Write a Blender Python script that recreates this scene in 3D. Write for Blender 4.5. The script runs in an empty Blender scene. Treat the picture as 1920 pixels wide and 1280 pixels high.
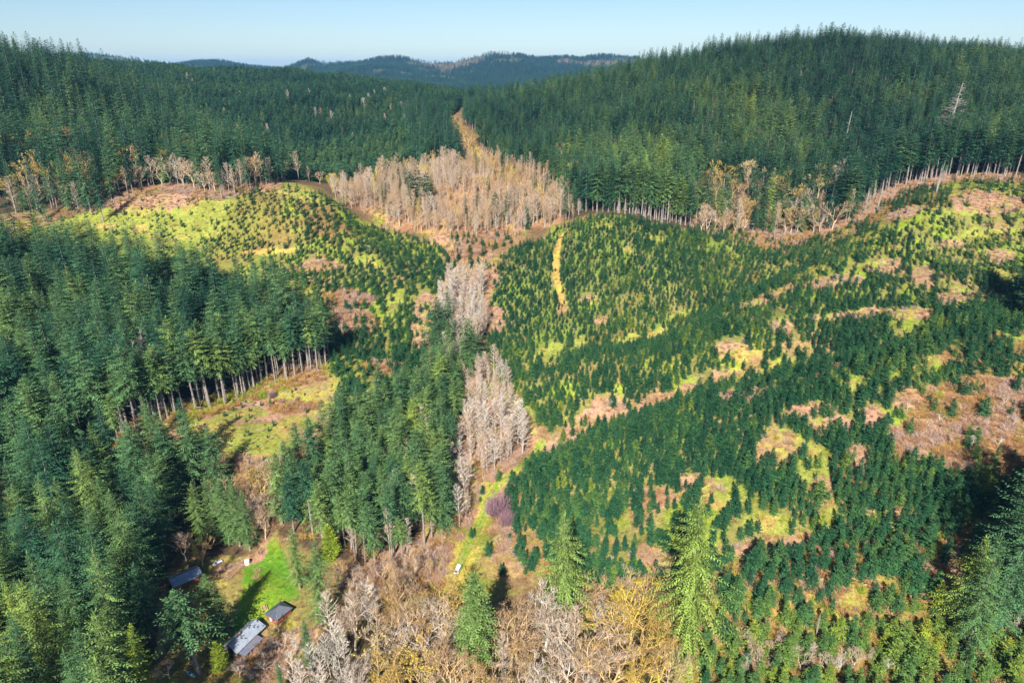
import bpy, math, random
import numpy as np
from mathutils import Vector, Matrix, Euler

random.seed(7)
rng = np.random.default_rng(11)
S = bpy.context.scene
COL = S.collection
R = math.radians

# ------------------------------------------------------------------ camera
PITCH = R(21.7)
CAM_Z = 150.0
F = 1280.0                      # focal length in pixels of a 1920 px wide frame
cp, sp = math.cos(PITCH), math.sin(PITCH)
cam_d = bpy.data.cameras.new('camera')
cam_d.sensor_width = 36.0
cam_d.lens = 24.0
cam_d.clip_start = 1.0
cam_d.clip_end = 40000.0
cam = bpy.data.objects.new('camera', cam_d)
cam.location = (0, 0, CAM_Z)
cam.rotation_euler = (R(90) - PITCH, 0, 0)
COL.objects.link(cam)
S.camera = cam

def proj(x, y, z):
    """world -> photo pixel (used for culling and for ranking sizes)"""
    dz = z - CAM_Z
    d = y * cp - dz * sp
    u = y * sp + dz * cp
    return 960 + F * x / d, 640 - F * u / d, d

def slope(py):
    v = (640 - py) / F
    return (-sp + v * cp) / (cp + v * sp), cp + v * sp

# ------------------------------------------------------------------ noise
def _hash(ix, iy, seed):
    h = (ix.astype(np.int64) * 374761393 + iy.astype(np.int64) * 668265263 + seed * 1442695041) & 0xffffffff
    h = ((h ^ (h >> 13)) * 1274126177) & 0xffffffff
    h = h ^ (h >> 16)
    return (h & 0xffff) / 65535.0

def vnoise(x, y, seed=0):
    ix, iy = np.floor(x), np.floor(y)
    fx, fy = x - ix, y - iy
    fx = fx * fx * (3 - 2 * fx)
    fy = fy * fy * (3 - 2 * fy)
    a = _hash(ix, iy, seed); b = _hash(ix + 1, iy, seed)
    c = _hash(ix, iy + 1, seed); d = _hash(ix + 1, iy + 1, seed)
    return (a * (1 - fx) + b * fx) * (1 - fy) + (c * (1 - fx) + d * fx) * fy

def fbm(x, y, sc, seed=0, octv=3):
    """about -1..1, sc = size in metres of the largest lumps"""
    t, a, n = 0, 1.0, 0
    for i in range(octv):
        t = t + a * (vnoise(x / sc + 17.3 * i, y / sc - 9.1 * i, seed + i) * 2 - 1)
        n += a
        a *= .5
        sc *= .5
    return t / n

# ------------------------------------------------------------------ terrain
# surveyed heights: a row is a distance Y, a column a bearing s = X / Y
SC = [-.95, -.72, -.5, -.3, -.12, 0, .12, .3, .5, .72, .95]
ROWS = {
    60:   [14, 9, 5, 1, -3, -4, -3, 0, 2, 5, 8],
    100:  [14, 8, 4, 0, -3, -4, -3, 0, 3, 6, 10],
    135:  [9, 3, 0, -1, -2, -2, -1, 1, 4, 9, 14],
    165:  [14, 6, 2, 1, 0, 0, 2, 6, 14, 22, 28],
    200:  [22, 13, 6, 3, 2, 4, 8, 16, 26, 34, 44],
    250:  [34, 28, 24, 17, 7, 10, 14, 24, 36, 45, 52],
    300:  [46, 38, 32, 27, 14, 16, 22, 31, 42, 52, 60],
    350:  [56, 48, 42, 40, 24, 20, 33, 40, 50, 60, 70],
    420:  [66, 60, 60, 58, 49, 46, 60, 56, 60, 84, 95],
    480:  [80, 75, 74, 72, 58, 57, 66, 66, 72, 92, 102],
    550:  [96, 88, 72, 60, 69, 71, 82, 84, 92, 108, 120],
    650:  [125, 130, 92, 54, 68, 78, 102, 118, 129, 137, 145],
    850:  [150, 150, 114, 81, 85, 99, 131, 159, 162, 150, 146],
    1100: [160, 152, 128, 113, 112, 95, 105, 125, 140, 140, 140],
    1350: [165, 158, 148, 135, 112, 85, 85, 95, 105, 110, 115],
    1700: [150, 140, 120, 105, 95, 75, 70, 75, 85, 95, 100],
    2300: [90, 85, 80, 75, 70, 70, 70, 70, 75, 80, 80],
}
# single surveyed spots: photo pixel and distance
SPOTS = [(1480, 466, 425), (1130, 404, 425), (1300, 436, 425), (1600, 424, 420), (1750, 372, 420), (1900, 345, 420),
         (858, 1070, 177), (905, 975, 206), (930, 912, 219), (985, 870, 230), (1012, 832, 241),
         (520, 343, 478), (300, 368, 450), (110, 408, 430), (600, 520, 365), (450, 470, 402), (700, 660, 305),
         (780, 560, 365), (640, 382, 460), (700, 452, 430), (860, 432, 432), (870, 480, 403), (890, 560, 368),
         (900, 640, 330), (610, 692, 281), (420, 755, 252), (300, 800, 226), (470, 820, 226), (450, 872, 212),
         (1055, 500, 385), (1052, 570, 352), (980, 690, 305), (1030, 670, 308),
         (1250, 600, 335), (1250, 655, 312), (1250, 735, 262), (1420, 682, 268), (1140, 775, 254), (1060, 822, 243),
         (490, 1090, 170), (520, 1150, 157), (460, 1200, 149), (350, 1090, 171)]

def _fan(x, y):
    yy = np.maximum(y, 20.0)
    return np.stack([x / yy * 300.0, np.log(yy) * 300.0], -1)

_px, _pz = [], []
for Y, zz in ROWS.items():
    for s, z in zip(SC, zz):
        _px.append((s * Y, Y)); _pz.append(z)
for (a, b, Y) in SPOTS:
    t, k = slope(b)
    _px.append(((a - 960) / F / k * Y, Y)); _pz.append(CAM_Z + Y * t)
_px = np.array(_px, float); _pz = np.array(_pz, float)
_c = _fan(_px[:, 0], _px[:, 1])
_n = len(_c)
def _ker(d2): return np.sqrt(d2 + 18.0 ** 2)
_d2 = ((_c[:, None, :] - _c[None, :, :]) ** 2).sum(-1)
_A = np.zeros((_n + 3, _n + 3))
_A[:_n, :_n] = _ker(_d2) - np.eye(_n) * 1.5
_A[:_n, _n] = 1; _A[_n, :_n] = 1
_A[:_n, _n + 1:] = _c; _A[_n + 1:, :_n] = _c.T
_w = np.linalg.solve(_A, np.concatenate([_pz, np.zeros(3)]))

RIDGES = []     # (polyline, height, half width): spurs and draws laid over the base slopes
def _dline(x, y, pts):
    best = np.full(x.shape, 1e9)
    for (ax, ay), (bx, by) in zip(pts[:-1], pts[1:]):
        t = np.clip(((x - ax) * (bx - ax) + (y - ay) * (by - ay)) / ((bx - ax) ** 2 + (by - ay) ** 2 + 1e-9), 0, 1)
        best = np.minimum(best, np.hypot(x - ax - t * (bx - ax), y - ay - t * (by - ay)))
    return best

def hz(x, y):
    x = np.asarray(x, float); y = np.asarray(y, float)
    sh = x.shape
    x = x.ravel(); y = y.ravel()
    out = np.empty(len(x))
    for i in range(0, len(x), 20000):
        q = _fan(x[i:i + 20000], np.clip(y[i:i + 20000], 60, 2300))
        d2 = ((q[:, None, :] - _c[None]) ** 2).sum(-1)
        out[i:i + 20000] = _ker(d2) @ _w[:_n] + _w[_n] + q @ _w[_n + 1:]
    k = np.clip((y - 120) / 200, .25, 1)
    out += fbm(x, y, 70, 3, 2) * 2.2 * k * np.clip(y / 350, .3, 2.2) + fbm(x, y, 14, 5, 2) * .35 * k
    for pts, h, w_ in RIDGES:
        out += h * np.exp(-(_dline(x, y, pts) / w_) ** 2)
    # spurs and small gullies that run down the slopes
    out += 3 * np.exp(-((x / np.maximum(y, 1) - .415) / .07) ** 2 - ((y - 850) / 130) ** 2)
    hill = np.clip((y - 480) / 200, 0, 1)
    out += hill * (np.abs(fbm(x, y * .6, 150, 31, 2)) - .3) * 16
    return out.reshape(sh)

def hz1(x, y):
    return float(hz(np.array([x]), np.array([y]))[0])

_YS = np.geomspace(85, 1900, 700)
def ray(pts):
    """first point of the terrain seen through photo pixels -> world XY"""
    pts = np.array(pts, float)
    out = []
    for (a, b) in pts:
        t, k = slope(b)
        X = (a - 960) / F / k * _YS
        g = hz(X, _YS) - (CAM_Z + t * _YS)
        i = np.argmax(g > 0)
        if g[i] <= 0: i = len(_YS) - 1
        if i > 0:
            f = g[i - 1] / (g[i - 1] - g[i]); Y = _YS[i - 1] + f * (_YS[i] - _YS[i - 1])
        else: Y = _YS[0]
        out.append(((a - 960) / F / k * Y, Y))
    return out

def P(a, b): return ray([(a, b)])[0]
def T(s, Y): return (s * Y, Y)

_rl = [([(1010, 715), (1130, 690), (1290, 640), (1480, 560), (1640, 480), (1760, 400)], 7.0, 20),
       ([(1000, 690), (1150, 655), (1300, 600), (1480, 505)], -5.0, 13),
       ([(1030, 845), (1140, 785), (1250, 742), (1430, 684), (1560, 660), (1700, 640)], -6.0, 13),
       ([(1010, 900), (1130, 850), (1280, 810), (1450, 770), (1640, 720), (1850, 640)], 6.5, 18),
       ([(1300, 1060), (1450, 1030), (1650, 985)], -3.0, 10),
       ([(1400, 1110), (1560, 1080), (1750, 1060)], 3.5, 14),
       ([(1390, 640), (1600, 560), (1800, 520)], 3.0, 12),
       ([(520, 345), (640, 440), (740, 520), (800, 600)], 5.0, 22),
       ([(400, 400), (520, 500), (620, 600)], 3.5, 16),
       ([(640, 380), (740, 440), (840, 480)], -4.0, 14),
       ([(470, 440), (590, 540), (690, 650)], -3.5, 12),
       ([(1130, 405), (1120, 480), (1060, 600)], 4.0, 24)]
_rl = [(ray(a), b, c) for a, b, c in _rl]
RIDGES += _rl

def inpoly(x, y, poly):
    poly = np.asarray(poly)
    x0, y0 = poly.min(0); x1, y1 = poly.max(0)
    res = np.zeros(x.shape, bool)
    m = (x >= x0) & (x <= x1) & (y >= y0) & (y <= y1)
    if not m.any(): return res
    xx, yy = x[m], y[m]
    ins = np.zeros(xx.shape, bool)
    j = len(poly) - 1
    for i in range(len(poly)):
        xi, yi = poly[i]; xj, yj = poly[j]
        if yi != yj:
            c = ((yi > yy) != (yj > yy)) & (xx < (xj - xi) * (yy - yi) / (yj - yi) + xi)
            ins ^= c
        j = i
    res[m] = ins
    return res

def ell(cx, cy, rx, ry, rot=0, n=14):
    """a patch of ground whose outline was surveyed as an ellipse in the photo"""
    c, s = math.cos(R(rot)), math.sin(R(rot))
    pts = []
    for i in range(n):
        a = 2 * math.pi * i / n
        u, v = rx * math.cos(a), ry * math.sin(a)
        pts.append((cx + u * c - v * s, cy + u * s + v * c))
    return ray(pts)

# ------------------------------------------------------------------ ground cover patches
# kind: g lime grass, t tan and pink bracken, r red brown brush, d orange dirt, l lawn, k road grass
PATCH = []
def patch(kind, poly): PATCH.append((kind, np.array(poly)))
def pe(kind, cx, cy, rx, ry, rot=0):
    if cy > 700 and cx > 1180: rx, ry = rx * 1.25, ry * 1.4
    patch(kind, ell(cx, cy, rx, ry, rot))

# left hill with young trees
patch('g', [P(*p) for p in [(100, 412), (200, 392), (300, 372), (420, 366), (440, 400), (410, 440), (300, 455), (180, 430)]])
patch('t', [P(*p) for p in [(190, 385), (300, 362), (400, 358), (430, 366), (360, 384), (240, 396)]])
pe('g', 560, 362, 50, 16, 15); pe('t', 500, 350, 30, 8)
pe('d', 505, 472, 62, 5, -3)
pe('g', 690, 490, 26, 16, 25); pe('g', 745, 560, 22, 16); pe('g', 480, 512, 50, 12, 10); pe('g', 560, 545, 36, 16, 20)
pe('r', 640, 600, 75, 26, 10); pe('t', 795, 600, 26, 55, 10); pe('g', 775, 485, 4, 18, 10); pe('t', 600, 500, 40, 12)
pe('g', 665, 700, 8, 42, -35); pe('g', 700, 735, 20, 16, 30); pe('g', 655, 755, 16, 14); pe('r', 720, 690, 40, 14)
pe('r', 655, 560, 50, 14); pe('t', 850, 450, 46, 16); pe('r', 890, 460, 60, 18, -20); pe('g', 730, 400, 20, 6)
# valley floor between the two hills
patch('t', [P(*p) for p in [(835, 520), (930, 500), (920, 580), (900, 640), (905, 720), (990, 790), (1010, 830), (960, 890), (900, 980), (850, 1090), (760, 1100), (690, 1100), (640, 1070),
                            (700, 1050), (780, 1010), (850, 930), (880, 800), (840, 700), (800, 640), (815, 560)]])
# knob
pe('t', 1055, 575, 9, 14)
pe('g', 1200, 632, 62, 9, -17); pe('g', 1285, 590, 40, 5, -14); pe('g', 1030, 668, 30, 24, -30); pe('g', 985, 692, 16, 9); pe('g', 1082, 645, 22, 12, -40)
pe('g', 1140, 425, 24, 5); pe('g', 1230, 448, 18, 5); pe('t', 930, 600, 16, 26); pe('g', 1260, 540, 14, 5); pe('g', 1180, 470, 14, 5)
pe('t', 1100, 560, 14, 8); pe('g', 1320, 470, 14, 4); pe('t', 1130, 600, 16, 6)
# tan draw that climbs to the right
patch('t', [P(*p) for p in [(1010, 835), (1060, 800), (1120, 745), (1150, 740), (1180, 765), (1290, 715), (1430, 672), (1440, 690), (1300, 735), (1200, 780), (1120, 800), (1070, 835), (1030, 862)]])
# slopes on the right
pe('t', 1440, 560, 75, 9, -22); pe('g', 1370, 590, 40, 8, -20); pe('t', 1560, 530, 60, 12, -6); pe('g', 1520, 512, 34, 8, -20)
pe('t', 1660, 500, 36, 15, -5); pe('g', 1640, 494, 26, 7); pe('t', 1730, 520, 24, 22); pe('t', 1620, 590, 60, 11, -4); pe('t', 1710, 590, 40, 12); pe('g', 1690, 585, 26, 8)
pe('t', 1790, 560, 34, 18); pe('g', 1800, 545, 22, 10); pe('g', 1868, 512, 18, 12); pe('t', 1880, 480, 26, 14); pe('g', 1840, 440, 60, 8, -8); pe('t', 1780, 460, 30, 6)
pe('t', 1850, 380, 70, 22, 4); pe('g', 1790, 400, 26, 10); pe('t', 1700, 400, 40, 10, -16); pe('g', 1620, 448, 30, 6, -12); pe('t', 1580, 445, 40, 6, -25)
pe('t', 1375, 655, 40, 20); pe('g', 1400, 668, 30, 12); pe('t', 1460, 612, 22, 13); pe('t', 1540, 600, 26, 8); pe('g', 1440, 690, 22, 10, -20)
pe('t', 1395, 742, 44, 10, -8); pe('g', 1590, 725, 22, 14); pe('t', 1520, 770, 40, 10); pe('t', 1640, 790, 24, 24); pe('t', 1560, 800, 34, 12); pe('g', 1745, 672, 26, 5)
pe('t', 1460, 840, 40, 30, -20); pe('g', 1530, 880, 26, 34); pe('t', 1545, 920, 20, 14); pe('g', 1350, 930, 40, 22, 20); pe('t', 1320, 915, 34, 12); pe('t', 1235, 935, 36, 16)
pe('g', 1450, 972, 40, 12, 10); pe('t', 1290, 900, 20, 10); pe('g', 1560, 975, 18, 16); pe('t', 1670, 965, 46, 9); pe('g', 1640, 972, 26, 9); pe('t', 1600, 860, 22, 20); pe('t', 1440, 1020, 80, 12, -3)
patch('r', [P(*p) for p in [(1700, 760), (1750, 730), (1830, 705), (1925, 715), (1960, 800), (1930, 870), (1850, 900), (1780, 905), (1745, 850)]])
pe('t', 1700, 740, 30, 14); pe('r', 1700, 830, 30, 30)
pe('t', 1240, 1050, 46, 14, 10); pe('t', 1560, 1105, 40, 14, 15); pe('t', 1600, 1150, 36, 20, 40); pe('t', 1780, 1080, 16, 14)
pe('t', 1900, 1160, 24, 40); pe('t', 1800, 1030, 20, 10); pe('t', 1690, 1180, 18, 12)
# clearing below the left forest
patch('c', [P(*p) for p in [(290, 808), (350, 780), (430, 745), (520, 715), (612, 690), (650, 730), (640, 770), (570, 830), (500, 868), (440, 868), (380, 850)]])
pe('g', 380, 800, 56, 12, -10); pe('g', 480, 812, 70, 22, -6); pe('g', 520, 840, 40, 16, -10); pe('g', 590, 735, 36, 8, 8); pe('g', 450, 776, 50, 8, -6); pe('g', 560, 790, 44, 12)
pe('g', 500, 826, 74, 26, -8); pe('g', 350, 800, 40, 12, -14); pe('g', 455, 840, 40, 16); pe('r', 530, 762, 30, 12); pe('r', 570, 760, 40, 8); pe('r', 420, 862, 44, 12, 14)
patch('r', [P(*p) for p in [(380, 850), (450, 868), (510, 880), (520, 930), (480, 1000), (440, 985), (410, 920), (380, 880)]])
pe('g', 420, 885, 26, 10, 35)
# beside the road
pe('g', 905, 1010, 30, 26, -55); pe('g', 890, 1040, 20, 20); pe('r', 940, 1000, 20, 30); pe('t', 960, 1050, 40, 24); pe('g', 915, 1012, 40, 24, -50); pe('g', 890, 1042, 20, 14, -30)
# homestead
patch('h', [P(*p) for p in [(330, 1110), (345, 1060), (400, 1045), (455, 1040), (520, 1012), (600, 1055), (600, 1150), (560, 1240), (460, 1275), (330, 1275), (310, 1180)]])
patch('l', [P(*p) for p in [(432, 1170), (450, 1120), (462, 1060), (500, 1025), (520, 1018), (545, 1060), (560, 1120), (520, 1150), (480, 1165), (455, 1190)]])
patch('y', [P(*p) for p in [(336, 1290), (352, 1205), (390, 1195), (430, 1195), (440, 1230), (425, 1290)]])
patch('t', [P(*p) for p in [(395, 1095), (410, 1060), (450, 1050), (500, 1018), (512, 1022), (462, 1062), (420, 1100)]])
pe('t', 550, 1190, 40, 30); pe('r', 490, 1240, 50, 40)

def strip(kind, pts, w):
    pts = [P(*p) if not isinstance(p, np.ndarray) else p for p in pts]
    L, Rr = [], []
    for i, (x, y) in enumerate(pts):
        a = pts[max(0, i - 1)]; b = pts[min(len(pts) - 1, i + 1)]
        dx, dy = b[0] - a[0], b[1] - a[1]
        l = math.hypot(dx, dy)
        L.append((x - dy / l * w, y + dx / l * w)); Rr.append((x + dy / l * w, y - dx / l * w))
    patch(kind, L + Rr[::-1])

ROADP = [(838, 1135), (845, 1110), (858, 1070), (868, 1045), (880, 1020), (893, 995), (905, 968), (912, 945), (925, 920), (945, 898), (970, 880), (995, 862), (1010, 842), (1016, 825)]
strip('d', ROADP[:5], 4.2)
strip('d', ROADP, 2.1)
strip('k', ROADP[2:], 1.7)
for o_ in (-.75, .75):      # wheel ruts
    strip('u', [np.array(P(a, b)) + np.array((o_, 0)) for a, b in ROADP], .28)

strip('d', [(1064, 430), (1050, 452), (1041, 485), (1044, 520), (1050, 550), (1055, 575)], 2.0)
COLS = {'g': (.25, .285, .055), 't': (.33, .215, .12), 'r': (.25, .125, .06), 'd': (.44, .31, .09), 'l': (.11, .26, .02), 'k': (.17, .30, .02), 'u': (.34, .27, .11), 'h': (.24, .21, .065), 'y': (.30, .23, .065)}
# ------------------------------------------------------------------ materials
def newmat(name, rough=.85):
    m = bpy.data.materials.new(name); m.use_nodes = True
    nt = m.node_tree; b = nt.nodes['Principled BSDF']
    b.inputs['Roughness'].default_value = rough
    b.inputs['Specular IOR Level'].default_value = .25
    return m, nt, b

def N(nt, t, **kw):
    n = nt.nodes.new(t)
    for k, v in kw.items(): setattr(n, k, v)
    return n

def ramp(nt, stops):
    r = N(nt, 'ShaderNodeValToRGB'); e = r.color_ramp.elements
    e[0].position, e[0].color = stops[0][0], (*stops[0][1], 1)
    e[1].position, e[1].color = stops[-1][0], (*stops[-1][1], 1)
    for p, c in stops[1:-1]:
        x = e.new(p); x.color = (*c, 1)
    return r

def noise(nt, scale, detail=4, rough=.6, obj=True):
    tc = N(nt, 'ShaderNodeTexCoord'); n = N(nt, 'ShaderNodeTexNoise')
    n.inputs['Scale'].default_value = scale; n.inputs['Detail'].default_value = detail; n.inputs['Roughness'].default_value = rough
    nt.links.new(tc.outputs['Object' if obj else 'Generated'], n.inputs['Vector'])
    return n

def tint_mat(name, stops, shade=True, rough=.8, transl=0.0, bright=(.72, 1.3)):
    """colour follows the tree's own tint (object property or instance attribute); clump-to-clump variation, and sunlit tips painted on conifers, from the mesh"""
    m, nt, b = newmat(name, rough)
    b.inputs['Specular IOR Level'].default_value = .1
    a = N(nt, 'ShaderNodeAttribute', attribute_type='INSTANCER', attribute_name='tint')
    r = ramp(nt, stops)
    nt.links.new(a.outputs['Fac'], r.inputs['Fac'])
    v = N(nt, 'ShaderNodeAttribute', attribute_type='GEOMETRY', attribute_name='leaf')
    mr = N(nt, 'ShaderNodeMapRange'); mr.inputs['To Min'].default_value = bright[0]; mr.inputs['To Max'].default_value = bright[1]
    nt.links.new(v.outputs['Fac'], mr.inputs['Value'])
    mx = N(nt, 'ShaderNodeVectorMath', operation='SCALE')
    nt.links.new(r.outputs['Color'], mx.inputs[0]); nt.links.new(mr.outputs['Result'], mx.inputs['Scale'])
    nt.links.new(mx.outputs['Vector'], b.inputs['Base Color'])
    if transl:
        t = N(nt, 'ShaderNodeBsdfTranslucent'); ms = N(nt, 'ShaderNodeMixShader'); ms.inputs[0].default_value = transl
        nt.links.new(mx.outputs['Vector'], t.inputs['Color'])
        nt.links.new(b.outputs[0], ms.inputs[1]); nt.links.new(t.outputs[0], ms.inputs[2])
        nt.links.new(ms.outputs[0], nt.nodes['Material Output'].inputs['Surface'])
    return m

M = {}
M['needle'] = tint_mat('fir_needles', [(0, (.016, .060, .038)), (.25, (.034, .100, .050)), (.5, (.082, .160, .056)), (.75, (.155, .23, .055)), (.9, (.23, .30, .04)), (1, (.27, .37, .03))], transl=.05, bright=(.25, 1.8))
M['young'] = tint_mat('young_fir_needles', [(0, (.015, .066, .032)), (.4, (.032, .104, .040)), (.65, (.075, .152, .038)), (.85, (.15, .22, .035)), (1, (.22, .27, .03))], transl=.05, bright=(.35, 1.7))
M['twig'] = tint_mat('bare_twigs', [(0, (.54, .49, .43)), (.3, (.48, .37, .28)), (.55, (.40, .26, .14)), (.75, (.44, .29, .08)), (.9, (.54, .39, .07)), (1, (.58, .45, .06))], bright=(.5, 1.5))
M['limb'] = tint_mat('mossy_limbs', [(0, (.58, .54, .50)), (.3, (.50, .44, .38)), (.55, (.46, .34, .18)), (.75, (.48, .32, .05)), (1, (.55, .38, .03))], bright=(.8, 1.15))
M['brush'] = tint_mat('brush_twigs', [(0, (.46, .33, .28)), (.25, (.48, .30, .20)), (.5, (.38, .20, .09)), (.7, (.46, .30, .08)), (.85, (.34, .36, .05)), (1, (.20, .30, .03))], bright=(.7, 1.25))
M['purple'] = tint_mat('purple_willow_twigs', [(0, (.26, .15, .19)), (1, (.30, .19, .20))], bright=(.7, 1.3))

def bark_mat(name, c0, c1, sc=1.2):
    m, nt, b = newmat(name, .9)
    n = noise(nt, sc, 5, .7); r = ramp(nt, [(.3, c0), (.7, c1)])
    nt.links.new(n.outputs['Fac'], r.inputs['Fac']); nt.links.new(r.outputs['Color'], b.inputs['Base Color'])
    return m
M['bark'] = bark_mat('fir_bark', (.15, .125, .11), (.36, .32, .285))
M['alder_bark'] = bark_mat('alder_bark', (.27, .23, .20), (.48, .43, .39), 1.8)
M['dead'] = bark_mat('weathered_wood', (.20, .17, .15), (.38, .34, .30), 1.5)

def plain(name, c, rough=.6, var=.12, sc=1.5, metal=0):
    m, nt, b = newmat(name, rough)
    n = noise(nt, sc, 4)
    r = ramp(nt, [(.3, tuple(v * (1 - var) for v in c)), (.7, tuple(min(1, v * (1 + var)) for v in c))])
    nt.links.new(n.outputs['Fac'], r.inputs['Fac']); nt.links.new(r.outputs['Color'], b.inputs['Base Color'])
    b.inputs['Metallic'].default_value = metal
    return m

# ground: mapped cover colour, broken up by three sizes of procedural mottling
def ground_mat(name, attr='cover'):
    m, nt, b = newmat(name, .95)
    b.inputs['Specular IOR Level'].default_value = .1
    a = N(nt, 'ShaderNodeAttribute', attribute_name=attr)
    n1 = noise(nt, .09, 5, .65); n2 = noise(nt, .55, 6, .75); n3 = noise(nt, 1.7, 3, .6)
    r1 = ramp(nt, [(.3, (.72, .66, .62)), (.52, (1, 1, 1)), (.72, (1.18, 1.12, 1.0))])
    nt.links.new(n1.outputs['Fac'], r1.inputs['Fac'])
    r2 = ramp(nt, [(.32, (.42, .40, .40)), (.47, (.92, .9, .88)), (.56, (1.05, 1.03, 1)), (.68, (1.4, 1.35, 1.3))])
    nt.links.new(n2.outputs['Fac'], r2.inputs['Fac'])
    x1 = N(nt, 'ShaderNodeVectorMath', operation='MULTIPLY'); x2 = N(nt, 'ShaderNodeVectorMath', operation='MULTIPLY')
    nt.links.new(a.outputs['Color'], x1.inputs[0]); nt.links.new(r1.outputs['Color'], x1.inputs[1])
    nt.links.new(x1.outputs[0], x2.inputs[0]); nt.links.new(r2.outputs['Color'], x2.inputs[1])
    r3 = ramp(nt, [(.30, (.40, .38, .36)), (.40, (.95, .95, .95)), (.60, (1.05, 1.05, 1.05)), (.70, (1.5, 1.45, 1.4))])
    nt.links.new(n3.outputs['Fac'], r3.inputs['Fac'])
    x3 = N(nt, 'ShaderNodeVectorMath', operation='MULTIPLY'); nt.links.new(x2.outputs[0], x3.inputs[0]); nt.links.new(r3.outputs['Color'], x3.inputs[1])
    nt.links.new(x3.outputs[0], b.inputs['Base Color'])
    bp = N(nt, 'ShaderNodeBump'); bp.inputs['Strength'].default_value = .7; bp.inputs['Distance'].default_value = .5
    nt.links.new(n2.outputs['Fac'], bp.inputs['Height']); nt.links.new(bp.outputs[0], b.inputs['Normal'])
    return m
M['ground'] = ground_mat('ground_cover')
M['hills'] = ground_mat('hill_cover')

# ------------------------------------------------------------------ mesh helpers
def mesh_np(name, co, quads=None, tris=None, mat=None, attrs=None, smooth=False):
    me = bpy.data.meshes.new(name)
    co = np.asarray(co, np.float32)
    nq = 0 if quads is None else len(quads); ntr = 0 if tris is None else len(tris)
    me.vertices.add(len(co)); me.vertices.foreach_set('co', co.ravel())
    loops = []
    if nq: loops.append(np.asarray(quads, np.int32).ravel())
    if ntr: loops.append(np.asarray(tris, np.int32).ravel())
    if loops:
        lv = np.concatenate(loops)
        me.loops.add(len(lv)); me.loops.foreach_set('vertex_index', lv)
        me.polygons.add(nq + ntr)
        st = np.concatenate([np.arange(nq) * 4, nq * 4 + np.arange(ntr) * 3]).astype(np.int32)
        me.polygons.foreach_set('loop_start', st)
        if smooth: me.polygons.foreach_set('use_smooth', np.ones(nq + ntr, bool))
    me.update(calc_edges=True)
    for k, (typ, arr) in (attrs or {}).items():
        at = me.attributes.new(k, typ, 'POINT')
        if typ == 'FLOAT': at.data.foreach_set('value', np.asarray(arr, np.float32))
        elif typ == 'INT': at.data.foreach_set('value', np.asarray(arr, np.int32))
        elif typ == 'FLOAT_VECTOR': at.data.foreach_set('vector', np.asarray(arr, np.float32).ravel())
        elif typ == 'FLOAT_COLOR': at.data.foreach_set('color', np.asarray(arr, np.float32).ravel())
    if mat: me.materials.append(mat)
    me.validate()
    return me

class MB:
    """collects quads and triangles for ONE mesh object; leaf = brightness attribute"""
    def __init__(s): s.v = []; s.f = []; s.l = []
    def add(s, pts, faces, leaf=.5):
        o = len(s.v)
        s.v += [tuple(p) for p in pts]; s.l += [leaf] * len(pts)
        s.f += [tuple(i + o for i in f) for f in faces]
    def kite(s, p, d, side, L, W, droop=0, leaf=.5):
        m = p + d * (L * .45)
        a = m + side * (W * .5); b = m - side * (W * .5)
        t = p + d * L; t.z -= droop
        a.z -= droop * .45 + W * .10; b.z -= droop * .45 + W * .10
        s.add((p, a, t, b), ((0, 1, 2), (0, 2, 3)), leaf)
    def twig(s, p, q, w, leaf=.5):
        d = (q - p).normalized(); n = d.cross(Vector((random.uniform(-1, 1), random.uniform(-1, 1), random.uniform(-1, 1))))
        if n.length < 1e-4: n = Vector((1, 0, 0))
        n.normalize(); n *= w * .5
        s.add((p + n, p - n, q), ((0, 1, 2),), leaf)
    def tube(s, pts, rad, n=5, leaf=.5):
        rings = []
        for i, p in enumerate(pts):
            d = (pts[min(i + 1, len(pts) - 1)] - pts[max(i - 1, 0)]).normalized()
            a = d.orthogonal().normalized(); b = d.cross(a)
            rings.append([p + (a * math.cos(2 * math.pi * k / n) + b * math.sin(2 * math.pi * k / n)) * rad[i] for k in range(n)])
        o = len(s.v)
        for r in rings: s.v += [tuple(q) for q in r]; s.l += [leaf] * n
        for i in range(len(rings) - 1):
            for k in range(n):
                k2 = (k + 1) % n
                s.f.append((o + i * n + k, o + i * n + k2, o + (i + 1) * n + k2, o + (i + 1) * n + k))
        s.f.append(tuple(o + (len(rings) - 1) * n + k for k in range(n)))
    def box(s, x0, x1, y0, y1, z0, z1):
        s.add([(x0, y0, z0), (x1, y0, z0), (x1, y1, z0), (x0, y1, z0), (x0, y0, z1), (x1, y0, z1), (x1, y1, z1), (x0, y1, z1)],
              [(0, 3, 2, 1), (4, 5, 6, 7), (0, 1, 5, 4), (1, 2, 6, 5), (2, 3, 7, 6), (3, 0, 4, 7)])
    def mesh(s, name, mat, smooth=False):
        me = bpy.data.meshes.new(name)
        me.from_pydata(s.v, [], s.f)
        at = me.attributes.new('leaf', 'FLOAT', 'POINT'); at.data.foreach_set('value', np.array(s.l, np.float32))
        me.materials.append(mat)
        if smooth:
            me.polygons.foreach_set('use_smooth', np.ones(len(me.polygons), bool))
        me.update()
        return me

U = random.uniform
UP = Vector((0, 0, 1))

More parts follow.
